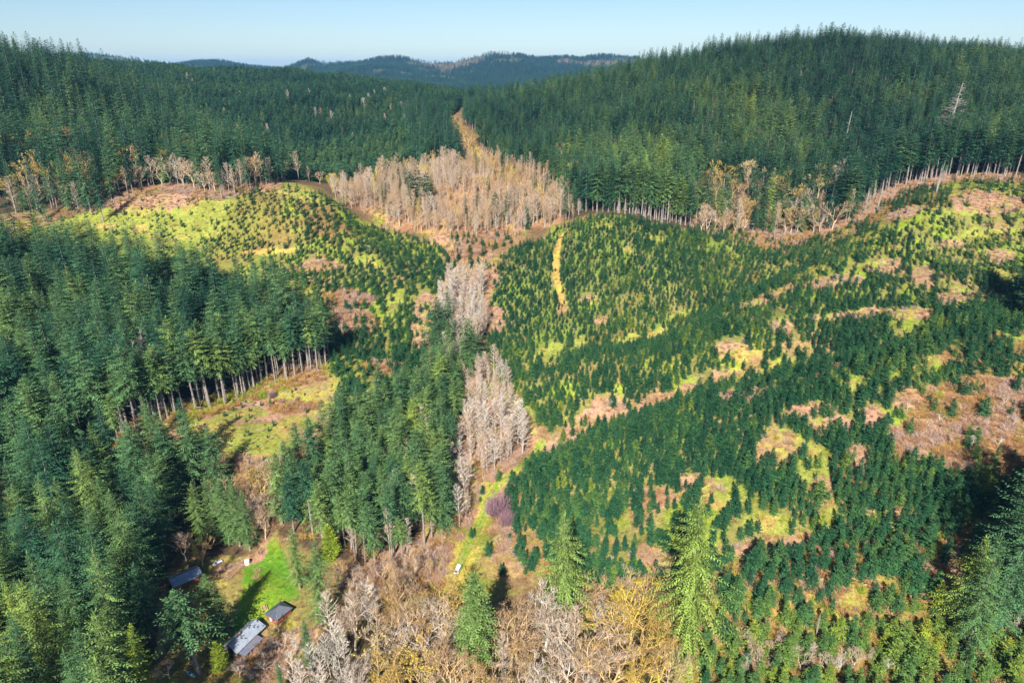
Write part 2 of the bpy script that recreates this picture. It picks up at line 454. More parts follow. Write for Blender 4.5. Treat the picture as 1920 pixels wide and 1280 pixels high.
def conifer(name, H, Rad, cb, gap, nb, seed, mat='needle', droop=.2, kl=1.1, kw=.55, fill=.85, rag=.25, power=.8, tr=.45, nseg=5, upt=.5, stubs=0, lean=.01, inner=True):
    """returns (trunk mesh, crown mesh): whorls of drooping branches carrying flat sprays of needles"""
    random.seed(seed)
    tk = MB(); cr = MB()
    ph = U(0, 6); bx, by = U(-lean, lean) * H, U(-lean, lean) * H
    def axis(z):
        t = z / H
        return Vector((bx * t * t + .12 * math.sin(3 * t + ph), by * t * t + .12 * math.cos(2.3 * t + ph), z))
    zs = [0, H * .02, H * .2, H * .45, H * .7, H * .9, H * .99]
    tk.tube([axis(z) for z in zs], [tr * 1.35, tr, tr * .8, tr * .55, tr * .26, tr * .09, .02], 7)
    for i in range(stubs):
        z = U(.12, max(.2, cb + .1)) * H; a = U(0, 6.28); p = axis(z); L = U(.5, 2.2)
        tk.twig(p, p + Vector((math.cos(a) * L, math.sin(a) * L, U(-.3, .3))), .14)
    z = cb * H; az = U(0, 6)
    clr = U(0, 6)
    while z < H * .985:
        t = (z - cb * H) / (H - cb * H)
        env = Rad * ((1 - t) ** power) * min(1, .55 + t * 3.2)
        n = max(3, int(round(nb * (.65 + .35 * (1 - t)))))
        for k in range(n):
            az += 2.39996 + U(-.35, .35)
            if U(0, 1) > fill + .15 * t: continue
            lob = 1 + .16 * math.sin(az * 2 + clr) * (1 - t)
            L = max(.35, env * lob * U(1 - rag, 1 + rag * .6))
            el = upt * t ** 1.5 - .05 - droop * (1 - t) + U(-.12, .12)
            d = Vector((math.cos(az) * math.cos(el), math.sin(az) * math.cos(el), math.sin(el)))
            sd = Vector((-math.sin(az), math.cos(az), 0))
            p0 = axis(z) + Vector((0, 0, U(-.4, .4) * gap))
            lf = U(.2, .8); crv = U(-.22, .22); L *= (1 if U(0, 1) > .08 else .5)
            ns = max(2, int(round(nseg * (L / Rad) + 1)))
            for j in range(ns + 1):
                q = (j + (.55 if inner else 1.0)) / (ns + .55)
                if q > 1: q = 1
                sag = -droop * .9 * L * q * q * .5 + .10 * L * q ** 3
                p = p0 + d * (L * q * .96) + sd * (crv * L * q * q); p.z += sag
                w = kl * (1.1 - .62 * q) * min(1, L / Rad + .45)
                lf2 = min(1, max(0, lf + U(-.2, .2) + (q - .6) * .35))  # new growth paler at tips; sunlit tips and dark crown interior painted in too
                if j == ns:
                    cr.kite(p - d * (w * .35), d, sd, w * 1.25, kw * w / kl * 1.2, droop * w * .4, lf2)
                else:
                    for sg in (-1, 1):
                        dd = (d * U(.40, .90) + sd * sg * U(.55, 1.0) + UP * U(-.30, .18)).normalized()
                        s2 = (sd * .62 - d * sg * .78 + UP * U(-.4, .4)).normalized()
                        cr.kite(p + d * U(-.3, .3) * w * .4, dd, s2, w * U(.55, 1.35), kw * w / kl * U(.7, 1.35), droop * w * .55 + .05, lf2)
        z += gap * U(.75, 1.25) * (1 - .35 * t)
    top = axis(H * .985)
    for k in range(4):
        a = k * 1.6; d = Vector((math.cos(a) * .25, math.sin(a) * .25, 1)).normalized()
        cr.kite(top - UP * .5, d, Vector((-math.sin(a), math.cos(a), 0)), min(1.4, H * .05) + .3, .25, 0, .6)
    return tk.mesh(name + '_trunk', M['bark']), cr.mesh(name + '_crown', M[mat])

def alder(name, H, seed, cb=.42, Rad=2.6, ntw=16, nl=22, tw=.085, forks=1, lean=.03):
    """straight pale trunk, ascending limbs, a haze of fine bare twigs"""
    random.seed(seed)
    tk = MB(); cr = MB()
    for f in range(forks):
        bx, by = U(-lean, lean) * H, U(-lean, lean) * H
        ox, oy = (0, 0) if f == 0 else (U(-.5, .5), U(-.5, .5))
        h = H * (1 if f == 0 else U(.75, .95))
        def axis(z):
            t = z / h
            return Vector((ox + bx * t + .2 * math.sin(4 * t + f), oy + by * t + .2 * math.cos(3 * t + f), z))
        tr = .17 * H / 20
        zs = [0, h * .25, h * .5, h * .75, h * .97]
        tk.tube([axis(z) for z in zs], [tr * 1.2, tr, tr * .8, tr * .5, .04], 5)
        n = nl if f == 0 else nl // 2
        for i in range(n):
            t = (i + U(0, 1)) / n
            z = h * (cb + (1 - cb) * t * .98); a = i * 2.4 + U(-.5, .5)
            env = Rad * (math.sin(math.pi * min(1, .22 + .78 * t) ** .9) ** .6 * .85 + .2) * U(.7, 1.2)
            el = U(.5, .95) + .25 * t
            d = Vector((math.cos(a) * math.cos(el), math.sin(a) * math.cos(el), math.sin(el)))
            L = env * 1.3; p = axis(z); q = p + d * L
            cr.tube([p, (p + q) * .5 + Vector((U(-.1, .1), U(-.1, .1), -.1)), q], [.065 * H / 20, .04, .02], 3, .7)
            for k in range(ntw):
                u = U(.25, 1.0); b = p + (q - p) * u
                dd = (d + Vector((U(-1, 1), U(-1, 1), U(-.4, .8))) * .9).normalized()
                l = U(.6, 1.5) * (H / 20)
                lf = U(0, 1)
                cr.twig(b, b + dd * l, tw * U(.7, 1.3), lf)
                b2 = b + dd * l * .5
                d3 = (dd + Vector((U(-1, 1), U(-1, 1), U(-.5, .9)))).normalized()
                cr.twig(b2, b2 + d3 * l * .6, tw * .8, lf)
    return tk.mesh(name + '_trunk', M['alder_bark']), cr.mesh(name + '_crown', M['twig'])

def maple(name, H, Rad, seed, moss=.5, bloom=0, tw=.08, twn=6, depth=4, up=.55):
    """spreading broadleaf without leaves: forked mossy limbs, twigs, optional yellow flower clumps"""
    random.seed(seed)
    tk = MB(); cr = MB(); fl = MB()
    def grow(p, d, L, r, dep, mb):
        m = p + d * (L * .5) + Vector((U(-1, 1), U(-1, 1), U(-.5, .5))) * L * .09
        q = p + d * L + Vector((U(-1, 1), U(-1, 1), U(-.3, .6))) * L * .10
        mb.tube([p, m, q], [r, r * .8, r * .6], 5 if dep > 2 else 3, U(.75, 1))
        if dep <= 1:
            for k in range(twn):
                b = p + (q - p) * U(.2, 1)
                dd = ((q - p).normalized() * .8 + Vector((U(-1, 1), U(-1, 1), U(-.3, 1.0))) * .8).normalized()
                l = U(.8, 1.9); e = b + dd * l; lf = U(0, .75)
                cr.twig(b, e, tw * U(.7, 1.3), lf)
                for z in range(3):
                    b2 = b + dd * l * U(.3, .7); d3 = (dd + Vector((U(-1, 1), U(-1, 1), U(-.4, .8))) * .9).normalized()
                    cr.twig(b2, b2 + d3 * l * .6, tw * .75, lf)
                if bloom and U(0, 1) < bloom:
                    for z in range(3):
                        c = b + dd * l * U(.4, 1.05); a = Vector((U(-1, 1), U(-1, 1), U(-1, 1))).normalized()
                        fl.kite(c, a, a.orthogonal().normalized(), U(.35, .6), U(.22, .38), .05, U(0, 1))
            return
        n = 2 if U(0, 1) < .45 else 3
        for k in range(n):
            a = U(0, 6.28)
            o = d.orthogonal().normalized(); o = Matrix.Rotation(a + k * 2.1, 3, d) @ o
            dd = (d * .75 + o * U(.45, .8) + UP * U(-.05, up * .6)).normalized()
            grow(q, dd, L * U(.62, .85), r * .52, dep - 1, cr)
        if dep > 2:
            for k in range(2):
                b = p + (q - p) * U(.35, .85)
                o = Matrix.Rotation(U(0, 6.28), 3, d) @ d.orthogonal().normalized()
                grow(b, (d * .5 + o * .8 + UP * .2).normalized(), L * .5, r * .35, 1, cr)
    th = H * U(.22, .32)
    ln = Vector((U(-.12, .12), U(-.12, .12), 1)).normalized()
    r0 = .30 * H / 17
    tk.tube([Vector((0, 0, 0)), ln * th * .5, ln * th], [r0 * 1.3, r0, r0 * .85], 7)
    n = 3 if U(0, 1) < .5 else 4
    for k in range(n):
        a = k * 6.28 / n + U(-.5, .5); sp_ = U(.25, .65) * Rad / 6
        d = Vector((math.cos(a) * sp_, math.sin(a) * sp_, 1)).normalized()
        grow(ln * th * U(.7, 1), d, H * U(.24, .30), r0 * .62, depth, cr)
    # normalise to the asked height
    zmax = max(v[2] for v in cr.v); f = H / zmax
    for mb in (tk, cr, fl):
        mb.v = [(x * f, y * f, z * f) for x, y, z in mb.v]
    me_t = tk.mesh(name + '_trunk', M['limb']); me_c = cr.mesh(name + '_crown', M['twig'])
    return me_t, me_c, (fl.mesh(name + '_flowers', M['flower']) if bloom else None)
M['flower'] = tint_mat('yellow_flower_clumps', [(0, (.52, .44, .14)), (.6, (.55, .43, .10)), (1, (.60, .46, .07))], bright=(.5, 1.2), transl=.2)

def snag(name, H, seed, nbr=26, spread=1.6, forks=1, cone=False, broken=False):
    random.seed(seed)
    tk = MB(); cr = MB()
    for f in range(forks):
        h = H * (1 if f == 0 else U(.7, .92)); ox = 0 if f == 0 else U(-.8, .8)
        lx, ly = U(-.04, .04), U(-.04, .04)
        def axis(z): return Vector((ox * min(1, z / (h * .2)) + lx * z, ly * z, z))
        r = .26 * H / 20
        tk.tube([axis(h * k) for k in (0, .3, .6, .85, 1)], [r * 1.2, r, r * .75, r * .5, r * (.35 if broken else .08)], 6)
        for i in range(nbr):
            t = U(.25, .98); p = axis(h * t); a = U(0, 6.28)
            L = spread * ((1 - t) * 1.9 + .25 if cone else U(.3, 1))
            d = Vector((math.cos(a), math.sin(a), U(-.25, .5)))
            q = p + d * L
            cr.twig(p, q, .13 * H / 20, U(.3, 1))
            for k in range(3 if not cone else 6):
                b = p + (q - p) * U(.3, .95); e = b + Vector((U(-1, 1), U(-1, 1), U(-.6, .4))) * L * .32
                cr.twig(b, e, .075, U(.3, 1))
    return tk.mesh(name + '_trunk', M['dead']), cr.mesh(name + '_crown', M['dead'])

def bush(name, H, Rad, seed, n=90, tw=.07, mat='brush'):
    random.seed(seed)
    b = MB()
    for i in range(n):
        a = U(0, 6.28); r = Rad * .35 * math.sqrt(U(0, 1)); p = Vector((math.cos(a) * r, math.sin(a) * r, 0))
        el = U(.35, 1.45); a2 = a + U(-.6, .6)
        d = Vector((math.cos(a2) * math.cos(el) * Rad / H, math.sin(a2) * math.cos(el) * Rad / H, math.sin(el)))
        L = H * U(.6, 1.05); m = p + d * L * .5; lf = U(0, 1)
        b.twig(p, p + d * L, tw * U(.8, 1.4), lf)
        for k in range(4):
            c = p + d * L * U(.35, .9); dd = (d + Vector((U(-1, 1), U(-1, 1), U(-.5, .6))) * .8).normalized()
            b.twig(c, c + dd * H * U(.2, .4), tw * .8, min(1, lf + U(-.2, .2)))
    return b.mesh(name, M[mat])

def slash(name, seed, n=26, Rad=2.2):
    """logging slash: a low tangle of fallen sticks"""
    random.seed(seed); b = MB()
    for i in range(n):
        a = U(0, 6.28); r = Rad * math.sqrt(U(0, 1)); p = Vector((math.cos(a) * r, math.sin(a) * r, U(.1, .5)))
        t = U(0, 6.28); L = U(.8, 2.6); d = Vector((math.cos(t), math.sin(t), U(-.12, .12)))
        b.twig(p - d * L * .5, p + d * L * .5, U(.08, .2), U(0, 1))
    return b.mesh(name, M['brush'])
# ------------------------------------------------------------------ zones (plan view)
Z = {}
Z['left_stand'] = [P(300, 797), P(400, 762), P(500, 727), P(612, 694), T(-.27, 300), T(-.33, 318), T(-.42, 332), T(-.52, 350), T(-.64, 368), T(-1.05, 385), T(-1.25, 118),
                   T(-.82, 92), T(-.72, 112), P(285, 1276), P(296, 1180), P(300, 1090), P(335, 1035), P(375, 1034), P(462, 1040), P(452, 985), P(415, 930), P(365, 880), P(300, 815)]
Z['ridge_left'] = [P(85, 392), P(170, 402), P(230, 368), P(300, 348), P(420, 363), P(490, 348), P(545, 333), T(-.33, 520), T(-.385, 620), T(-.46, 720), T(-.56, 900), T(-1.15, 900), T(-1.15, 400)]
Z['back_slope'] = [T(-.80, 1750), T(-.80, 880), T(-.56, 890), T(-.44, 720), T(-.34, 580), T(-.2, 590), T(-.14, 640), T(-.10, 760), T(-.10, 850), T(-.03, 1260), T(-.1, 1750)]
Z['draw_firs'] = [T(-.135, 590), T(-.065, 590), T(-.085, 700), T(-.10, 900), T(-.15, 900)]
Z['right_hill'] = [P(1060, 413), P(1130, 402), P(1200, 414), P(1310, 428), P(1400, 440), P(1520, 440), P(1600, 410), P(1690, 352), P(1780, 336), P(1925, 334), T(1.15, 415), T(1.15, 1020), T(-.06, 1150), T(-.07, 850), T(-.045, 700), T(-.01, 620), T(.03, 560), T(.075, 500)]
Z['mid_stand'] = [P(522, 1000), P(600, 1040), P(700, 1056), P(770, 1050), P(838, 1010), T(-.098, 240), T(-.088, 262), T(-.10, 284), T(-.14, 275), T(-.20, 266), T(-.27, 243), T(-.37, 213)]
Z['alders_up'] = [P(650, 384), P(700, 406), P(830, 442), P(950, 434), P(1056, 414), T(.07, 480), T(.025, 540), T(-.035, 600), T(-.10, 620), T(-.17, 585), T(-.235, 510)]
Z['alders_creek'] = [P(835, 545), P(915, 520), P(912, 640), P(885, 700), P(835, 705), P(815, 620)]
Z['alders_low'] = [P(880, 770), P(950, 765), P(1003, 850), P(985, 880), P(925, 925), P(880, 1000), P(845, 1015), P(800, 985), P(850, 900)]
Z['maples_front'] = [T(-.43, 96), T(-.44, 140), P(575, 1235), P(640, 1175), P(700, 1160), P(830, 1180), T(-.06, 152), T(.04, 156), T(.24, 160), T(.30, 150), T(.36, 96)]
Z['brush_by_road'] = [P(640, 1120), P(620, 1070), P(700, 1055), P(770, 1050), P(845, 1020), P(850, 1060), P(825, 1110), P(740, 1130)]
Z['plant_left'] = [P(105, 414), P(230, 372), P(300, 364), P(420, 368), P(520, 346), P(640, 386), P(760, 442), P(868, 478), P(838, 520), P(812, 600), P(800, 650), P(790, 720), P(720, 800), P(610, 820), P(640, 720), P(612, 690), T(-.28, 318), T(-.45, 352), T(-.75, 400)]
Z['plant_right'] = [P(935, 500), P(960, 465), P(1060, 422), P(1130, 403), P(1200, 414), P(1300, 429), P(1420, 444), P(1490, 452), P(1560, 440), P(1610, 416), P(1700, 358), P(1780, 341), P(1925, 339), T(1.1, 400), T(1.1, 170), P(1905, 985), P(1720, 990), P(1380, 1050), P(1300, 1110), P(1100, 1095), P(970, 1070),
                    P(962, 1000), P(948, 945), P(996, 875), P(1040, 838), P(1012, 800), P(960, 735), P(905, 650), P(915, 560)]
Z['plant_low'] = [P(1380, 1055), P(1720, 995), P(1920, 1000), T(1.1, 165), T(1.1, 105), T(.40, 105), T(.36, 135), P(1340, 1130)]
Z['clearing'] = [P(295, 808), P(420, 752), P(520, 718), P(612, 692), P(640, 740), P(600, 810), P(520, 866), P(440, 868), P(380, 850)]
Z['clear_low'] = [P(370, 850), P(450, 868), P(510, 880), P(520, 930), P(480, 960), P(430, 950)]
Z = {k: np.array(v) for k, v in Z.items()}
ROADW = [P(*p) for p in ROADP]
LAWN = [p for k, p in PATCH if k in 'ly']

# ------------------------------------------------------------------ ground sheets
def cover(x, y):
    """base colour of what covers the ground"""
    n0 = fbm(x, y, 22, 41, 3); n1 = fbm(x, y, 9, 47, 3); n2 = fbm(x, y, 60, 53, 2)
    jx = x + fbm(x, y, 9, 61, 3) * 4.2; jy = y + fbm(x, y, 9, 67, 3) * 4.2
    c = np.empty(x.shape + (3,)); c[:] = (.17, .115, .06)
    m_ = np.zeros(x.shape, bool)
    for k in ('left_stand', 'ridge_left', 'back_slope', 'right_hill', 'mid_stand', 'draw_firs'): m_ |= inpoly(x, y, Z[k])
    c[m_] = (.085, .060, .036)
    def put(mask, col, a=1.0):
        a = (np.clip(a, 0, 1) * mask)[..., None]
        c[:] = c * (1 - a) + np.array(col) * a
    q_ = ~m_ & (y < 500)
    for col, a_ in (((.30, .19, .09), np.clip(n0 * 2 + .3, 0, 1)), ((.22, .26, .04), np.clip(n1 * 2.2 - .1, 0, .9))):
        a_ = (a_ * q_)[..., None]; c[:] = c * (1 - a_) + np.array(col) * a_
    for k in ('plant_left', 'plant_right', 'plant_low', 'clearing', 'clear_low', 'brush_by_road'):
        m = inpoly(jx, jy, Z[k]).astype(float)
        put(m, (.20, .20, .055))
        put(m, (.31, .20, .10), np.clip(n0 * 2.2 - .25, 0, .8))
        put(m, (.22, .29, .035), np.clip(n1 * 2.2 - (n0 * .8) + .1, 0, 1))
        put(m, (.23, .12, .05), np.clip(n2 * 2.5 - n1 - .55, 0, .7))
        if k == 'plant_left': put(m, (.20, .25, .045), np.clip(.75 - (x + 190) / 90, 0, .8) * np.clip(1.1 + n1, .4, 1))
        if k == 'plant_right': put(m * (x < 130) * (y > 285), (.11, .155, .04), .55)
        if k == 'plant_low': put(m, (.30, .16, .06), np.clip(.35 + n1, 0, .8))
    for k in ('alders_creek', 'alders_low', 'alders_up'):
        m = inpoly(jx, jy, Z[k]).astype(float)
        put(m, (.33, .19, .11)); put(m, (.40, .26, .08), np.clip(n1 * 2, 0, 1)); put(m, (.24, .12, .06), np.clip(-n1 * 2, 0, 1))
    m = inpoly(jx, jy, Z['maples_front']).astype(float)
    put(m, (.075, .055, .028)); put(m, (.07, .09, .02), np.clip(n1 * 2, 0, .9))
    for kind, poly in PATCH:
        q = .10 if kind in 'dku' else (.6 if kind in 'ly' else 1.0)
        m = inpoly(x + (jx - x) * q, y + (jy - y) * q, poly).astype(float)
        if kind in 'tc':
            if kind == 'c': n1 = n1 + .12
            put(m, COLS['t']); put(m, (.34, .36, .05), np.clip(n1 * 2.4 - .35, 0, .8)); put(m, (.42, .24, .17), np.clip(-n1 * 2.2, 0, .8)); put(m, (.28, .14, .07), np.clip(n0 * 2 - .5, 0, .8))
        elif kind == 'g':
            put(m, COLS['g'], .92); put(m, (.43, .30, .10), np.clip(n1 * 2.0 - .25, 0, .7))
        elif kind == 'r':
            put(m, COLS['r'], .9); put(m, (.40, .26, .15), np.clip(n1 * 2, 0, .9))
        elif kind == 'l':
            put(m, COLS['l']); put(m, (.22, .30, .03), np.clip(n1 * 2.2 + .1, 0, .8)); put(m, (.25, .20, .07), np.clip(n0 * 2 - .6, 0, .5))
        elif kind == 'd':
            put(m, COLS['d']); put(m, (.38, .38, .05), np.clip(n1 * 2, 0, .6))
        else:
            put(m, COLS[kind], .95)
    return c

def sheet(name, mat, ys, ss, hfun, cfun, off=40):
    YY, SS = np.meshgrid(ys, ss, indexing='ij')
    XX = SS * (YY + off)
    ZZ = hfun(XX, YY); C = cfun(XX, YY)
    ny, nx = YY.shape
    idx = np.arange(ny * nx).reshape(ny, nx)
    q = np.stack([idx[:-1, :-1], idx[:-1, 1:], idx[1:, 1:], idx[1:, :-1]], -1).reshape(-1, 4)
    col = np.concatenate([C.reshape(-1, 3), np.ones((ny * nx, 1))], 1)
    me = mesh_np(name, np.stack([XX, YY, ZZ], -1).reshape(-1, 3), quads=q, mat=mat, attrs={'cover': ('FLOAT_COLOR', col)}, smooth=True)
    o = bpy.data.objects.new(name, me); COL.objects.link(o); o['kind'] = 'structure'
    return o
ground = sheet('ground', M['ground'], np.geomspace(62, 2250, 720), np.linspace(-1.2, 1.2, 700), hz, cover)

# far mountains: crest heights surveyed along the skyline
FS = np.array([-1.2, -.9, -.7, -.62, -.57, -.52, -.47, -.43, -.40, -.36, -.31, -.279, -.25, -.20, -.173, -.145, -.115, -.08, -.045, -.022, .007, .036, .072, .094, .122, .18, .3, .6, .9, 1.2])
FZ = np.array([150, 190, 220, 232, 240, 222, 168, 196, 200, 165, 150, 208, 186, 192, 220, 226, 188, 192, 228, 252, 243, 218, 226, 214, 236, 215, 200, 190, 190, 180])
def hfar(x, y):
    s = x / np.maximum(y, 1)
    crest = np.interp(s + fbm(x, y, 260, 71, 2) * .006, FS, FZ)
    t = np.clip((y - 2900) / 2000, 0, 1)
    up = t ** 1.25
    down = np.clip((y - 4950) / 5000, 0, 1)
    base = 55 + 10 * fbm(x, y, 700, 73, 2)
    rid = np.abs(fbm(x * 1.0, y * .35, 620, 75, 3))
    z = base + (crest - base - 4) * up - rid * 110 * up * (1 - up) * 2.4
    # a lower shoulder in front of the main crest on the left
    z += 55 * np.exp(-((s + .21) / .09) ** 2 - ((y - 4050) / 380) ** 2) * .6
    z = np.maximum(z - 260 * down, 15)
    k = np.clip((2600 - y) / 400, 0, 1)
    return z * (1 - k) + (hz(x, np.full_like(y, 2240.0)) - 3) * k
def cfar(x, y):
    c = np.empty(x.shape + (3,)); c[:] = (.035, .050, .030)
    n = fbm(x, y, 420, 77, 3); m = np.clip((n - .22) * 7, 0, 1)[..., None]
    c = c * (1 - m) + np.array((.13, .10, .06)) * m
    n = fbm(x, y, 300, 83, 3); m = np.clip((n - .30) * 7, 0, 1)[..., None]
    return c * (1 - m) + np.array((.10, .11, .05)) * m
hills = sheet('hills', M['hills'], np.concatenate([np.linspace(2230, 5300, 190), np.geomspace(5400, 16000, 30)]), np.linspace(-1.25, 1.25, 420), hfar, cfar, 0)

# ------------------------------------------------------------------ tree shapes
V = {}      # variant -> dict(kind, H, meshes)
def addv(key, kind, H, *meshes): V[key] = dict(kind=kind, H=H, meshes=[m for m in meshes if m])
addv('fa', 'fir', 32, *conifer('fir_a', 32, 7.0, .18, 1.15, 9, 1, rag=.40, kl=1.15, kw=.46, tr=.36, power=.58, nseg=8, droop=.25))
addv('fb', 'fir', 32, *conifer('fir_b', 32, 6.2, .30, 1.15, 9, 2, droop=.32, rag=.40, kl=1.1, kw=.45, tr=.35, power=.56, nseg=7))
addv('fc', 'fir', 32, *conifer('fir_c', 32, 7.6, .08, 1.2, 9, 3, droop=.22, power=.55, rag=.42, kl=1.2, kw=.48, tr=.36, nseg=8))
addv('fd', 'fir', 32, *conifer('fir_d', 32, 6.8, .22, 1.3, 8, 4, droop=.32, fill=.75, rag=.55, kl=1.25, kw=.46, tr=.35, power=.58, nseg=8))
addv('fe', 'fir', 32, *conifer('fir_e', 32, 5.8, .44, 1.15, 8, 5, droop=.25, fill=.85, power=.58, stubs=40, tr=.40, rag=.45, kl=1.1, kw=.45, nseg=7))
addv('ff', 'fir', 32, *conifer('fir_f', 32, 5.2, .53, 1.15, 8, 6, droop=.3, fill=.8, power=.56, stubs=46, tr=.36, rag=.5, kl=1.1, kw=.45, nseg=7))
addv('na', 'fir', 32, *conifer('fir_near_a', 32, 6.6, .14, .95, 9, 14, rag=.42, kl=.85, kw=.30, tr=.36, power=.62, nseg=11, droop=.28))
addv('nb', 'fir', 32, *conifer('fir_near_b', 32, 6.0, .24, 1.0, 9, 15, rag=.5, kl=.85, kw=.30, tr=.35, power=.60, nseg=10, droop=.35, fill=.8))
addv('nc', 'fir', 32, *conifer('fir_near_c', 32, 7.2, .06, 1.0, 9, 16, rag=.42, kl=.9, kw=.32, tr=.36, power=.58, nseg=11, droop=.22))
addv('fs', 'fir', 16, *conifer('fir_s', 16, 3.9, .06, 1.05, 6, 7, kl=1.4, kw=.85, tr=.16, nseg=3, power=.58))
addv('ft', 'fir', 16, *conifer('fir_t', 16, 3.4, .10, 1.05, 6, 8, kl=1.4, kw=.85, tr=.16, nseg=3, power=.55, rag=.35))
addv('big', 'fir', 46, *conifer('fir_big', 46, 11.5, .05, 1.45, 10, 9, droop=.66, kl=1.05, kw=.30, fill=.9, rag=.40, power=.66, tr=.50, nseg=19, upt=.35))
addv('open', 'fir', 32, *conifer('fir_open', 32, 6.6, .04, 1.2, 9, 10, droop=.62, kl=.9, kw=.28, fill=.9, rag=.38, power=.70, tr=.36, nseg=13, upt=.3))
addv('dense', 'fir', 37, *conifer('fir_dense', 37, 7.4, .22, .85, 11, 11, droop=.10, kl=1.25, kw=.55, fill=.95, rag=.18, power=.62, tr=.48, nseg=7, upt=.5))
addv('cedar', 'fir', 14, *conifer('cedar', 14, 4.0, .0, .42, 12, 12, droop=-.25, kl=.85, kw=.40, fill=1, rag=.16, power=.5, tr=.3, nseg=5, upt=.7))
addv('ya', 'young', 8, *conifer('young_a', 8, 2.85, .03, .60, 7, 21, 'young', kl=.9, kw=.50, droop=.1, tr=.10, nseg=3, power=.8))
addv('yb', 'young', 8, *conifer('young_b', 8, 3.2, .02, .60, 7, 22, 'young', kl=.95, kw=.52, droop=.05, tr=.10, nseg=3, power=.7))
addv('yc', 'young', 8, *conifer('young_c', 8, 2.5, .02, .62, 6, 23, 'young', kl=.9, kw=.50, droop=.15, tr=.10, nseg=3, power=.88, rag=.4))
addv('aa', 'alder', 20, *alder('alder_a', 20, 31, cb=.30, ntw=20, nl=26))
addv('ab', 'alder', 20, *alder('alder_b', 20, 32, cb=.36, Rad=2.6, forks=2, ntw=18))
addv('ac', 'alder', 20, *alder('alder_c', 20, 33, cb=.24, Rad=3.4, nl=30, ntw=20, lean=.07))
addv('ad', 'alder', 20, *alder('alder_d', 20, 34, cb=.22, Rad=2.6, nl=30, ntw=18, forks=2, lean=.05))
addv('ma', 'maple', 17, *maple('maple_a', 17, 6, 41))
addv('mb', 'maple', 17, *maple('maple_b', 17, 5, 42, up=.8))
addv('mc', 'maple', 17, *maple('maple_c', 17, 5.5, 43, depth=4, twn=6))
addv('mf', 'maple', 17, *maple('maple_f', 17, 6, 44, bloom=.55))
addv('mg', 'maple', 17, *maple('maple_g', 17, 5, 45, bloom=.30, up=.75))
addv('sa', 'snag', 20, *snag('snag_a', 20, 51, forks=3, nbr=22))
addv('sb', 'snag', 20, *snag('snag_b', 20, 52, nbr=16, broken=True))
addv('sc', 'snag', 20, *snag('snag_c', 20, 53, nbr=95, spread=2.2, cone=True))
addv('se', 'snag', 10, *snag('snag_e', 10, 54, nbr=10, spread=1.0, broken=True))
addv('ba', 'bush', 2.2, bush('bush_a', 2.2, 1.7, 61))
addv('bb', 'bush', 2.2, bush('bush_b', 2.2, 2.2, 62, n=70))
addv('bc', 'bush', 2.2, bush('bush_c', 2.2, 1.3, 63, n=80))
addv('bs', 'bush', 2.2, slash('slash_a', 65))
addv('bp', 'bush', 7, bush('bush_p', 7, 3.0, 64, n=260, tw=.10, mat='purple'))

# ------------------------------------------------------------------ planting plan
TREES = []      # dicts
def put(var, x, y, H, tint, zone, label=None, wide=1.0, rot=None):
    TREES.append(dict(v=var, x=x, y=y, H=H, t=tint, zone=zone, label=label, w=wide, r=U(0, 6.28) if rot is None else rot))

SPEC = []
def spec(var, px, top, Y, tint, label, wide=1.0, zone='spec', hmin=2):
    if Y < 200: var = {'fa': 'na', 'fb': 'nb', 'fc': 'nc', 'fd': 'nb'}.get(var, var)
    """a tree surveyed on its own: photo column, row of its top, distance"""
    t, k = slope(top)
    x = (px - 960) / F / k * Y
    H = max(hmin, CAM_Z + Y * t - hz1(x, Y))
    put(var, x, Y, H, tint, zone, label, wide); SPEC.append((x, Y, V[var]['kind'], H))

random.seed(99)
spec('dense', 888, 1066, 138, .66, 'dense rounded grey green fir with bare trunk beside the white van', 1.15)
spec('big', 1318, 938, 143, .80, 'very large open yellow green fir with drooping branches at front of plantation', 1.5)
spec('open', 1068, 962, 154, .74, 'open drooping light green fir standing alone between plantation and maples', 1.5)
spec('open', 1848, 1004, 139, .80, 'broad ragged yellow green fir in the bottom right corner', 1.6)
spec('fb', 1800, 1050, 147, .62, 'slim green fir just left of the broad fir in bottom right corner', .8)
spec('fc', 1880, 1010, 131, .50, 'dark green fir standing in front of the black shadow, bottom right', .95)
spec('fe', 337, 1108, 136, .42, 'tall fir with long bare trunk beside the small yard with the kayak', 1.8)
spec('fa', 382, 1072, 147, .60, 'pale green fir standing between the two long metal roofs', 1.3)
spec('fc', 404, 1096, 151, .5, 'full fir overlapping the right end of the blue grey shed', 1.1)
spec('fa', 545, 988, 167, .66, 'grey green fir with bare lower trunk at the right edge of the lawn', 1.2)
spec('fc', 583, 1010, 154, .58, 'tall full fir directly behind the small red brown cabin', 1.0)
spec('cedar', 612, 984, 181, .97, 'bright yellow green conical fir right of the lawn', .95)
spec('cedar', 403, 1202, 138, .95, 'rounded bright green cedar in front of the long metal roofed house', 1.0)
spec('cedar', 362, 1020, 182, .93, 'bright yellow green bushy tree behind the blue grey shed roof', 1.0)
spec('open', 412, 1163, 146, .62, 'small sparse pale conifer at the corner of the long house', .6)
spec('fs', 432, 1212, 143, .30, 'small blue grey conifer hard against the near end of the long house', 1.1)
spec('fa', 570, 1165, 139, .45, 'dark fir standing among pale bare trees right of the cabin', 1.1)
spec('fb', 520, 1240, 132, .40, 'short dark conifer at the bottom edge among pale bare trees', 1.2)
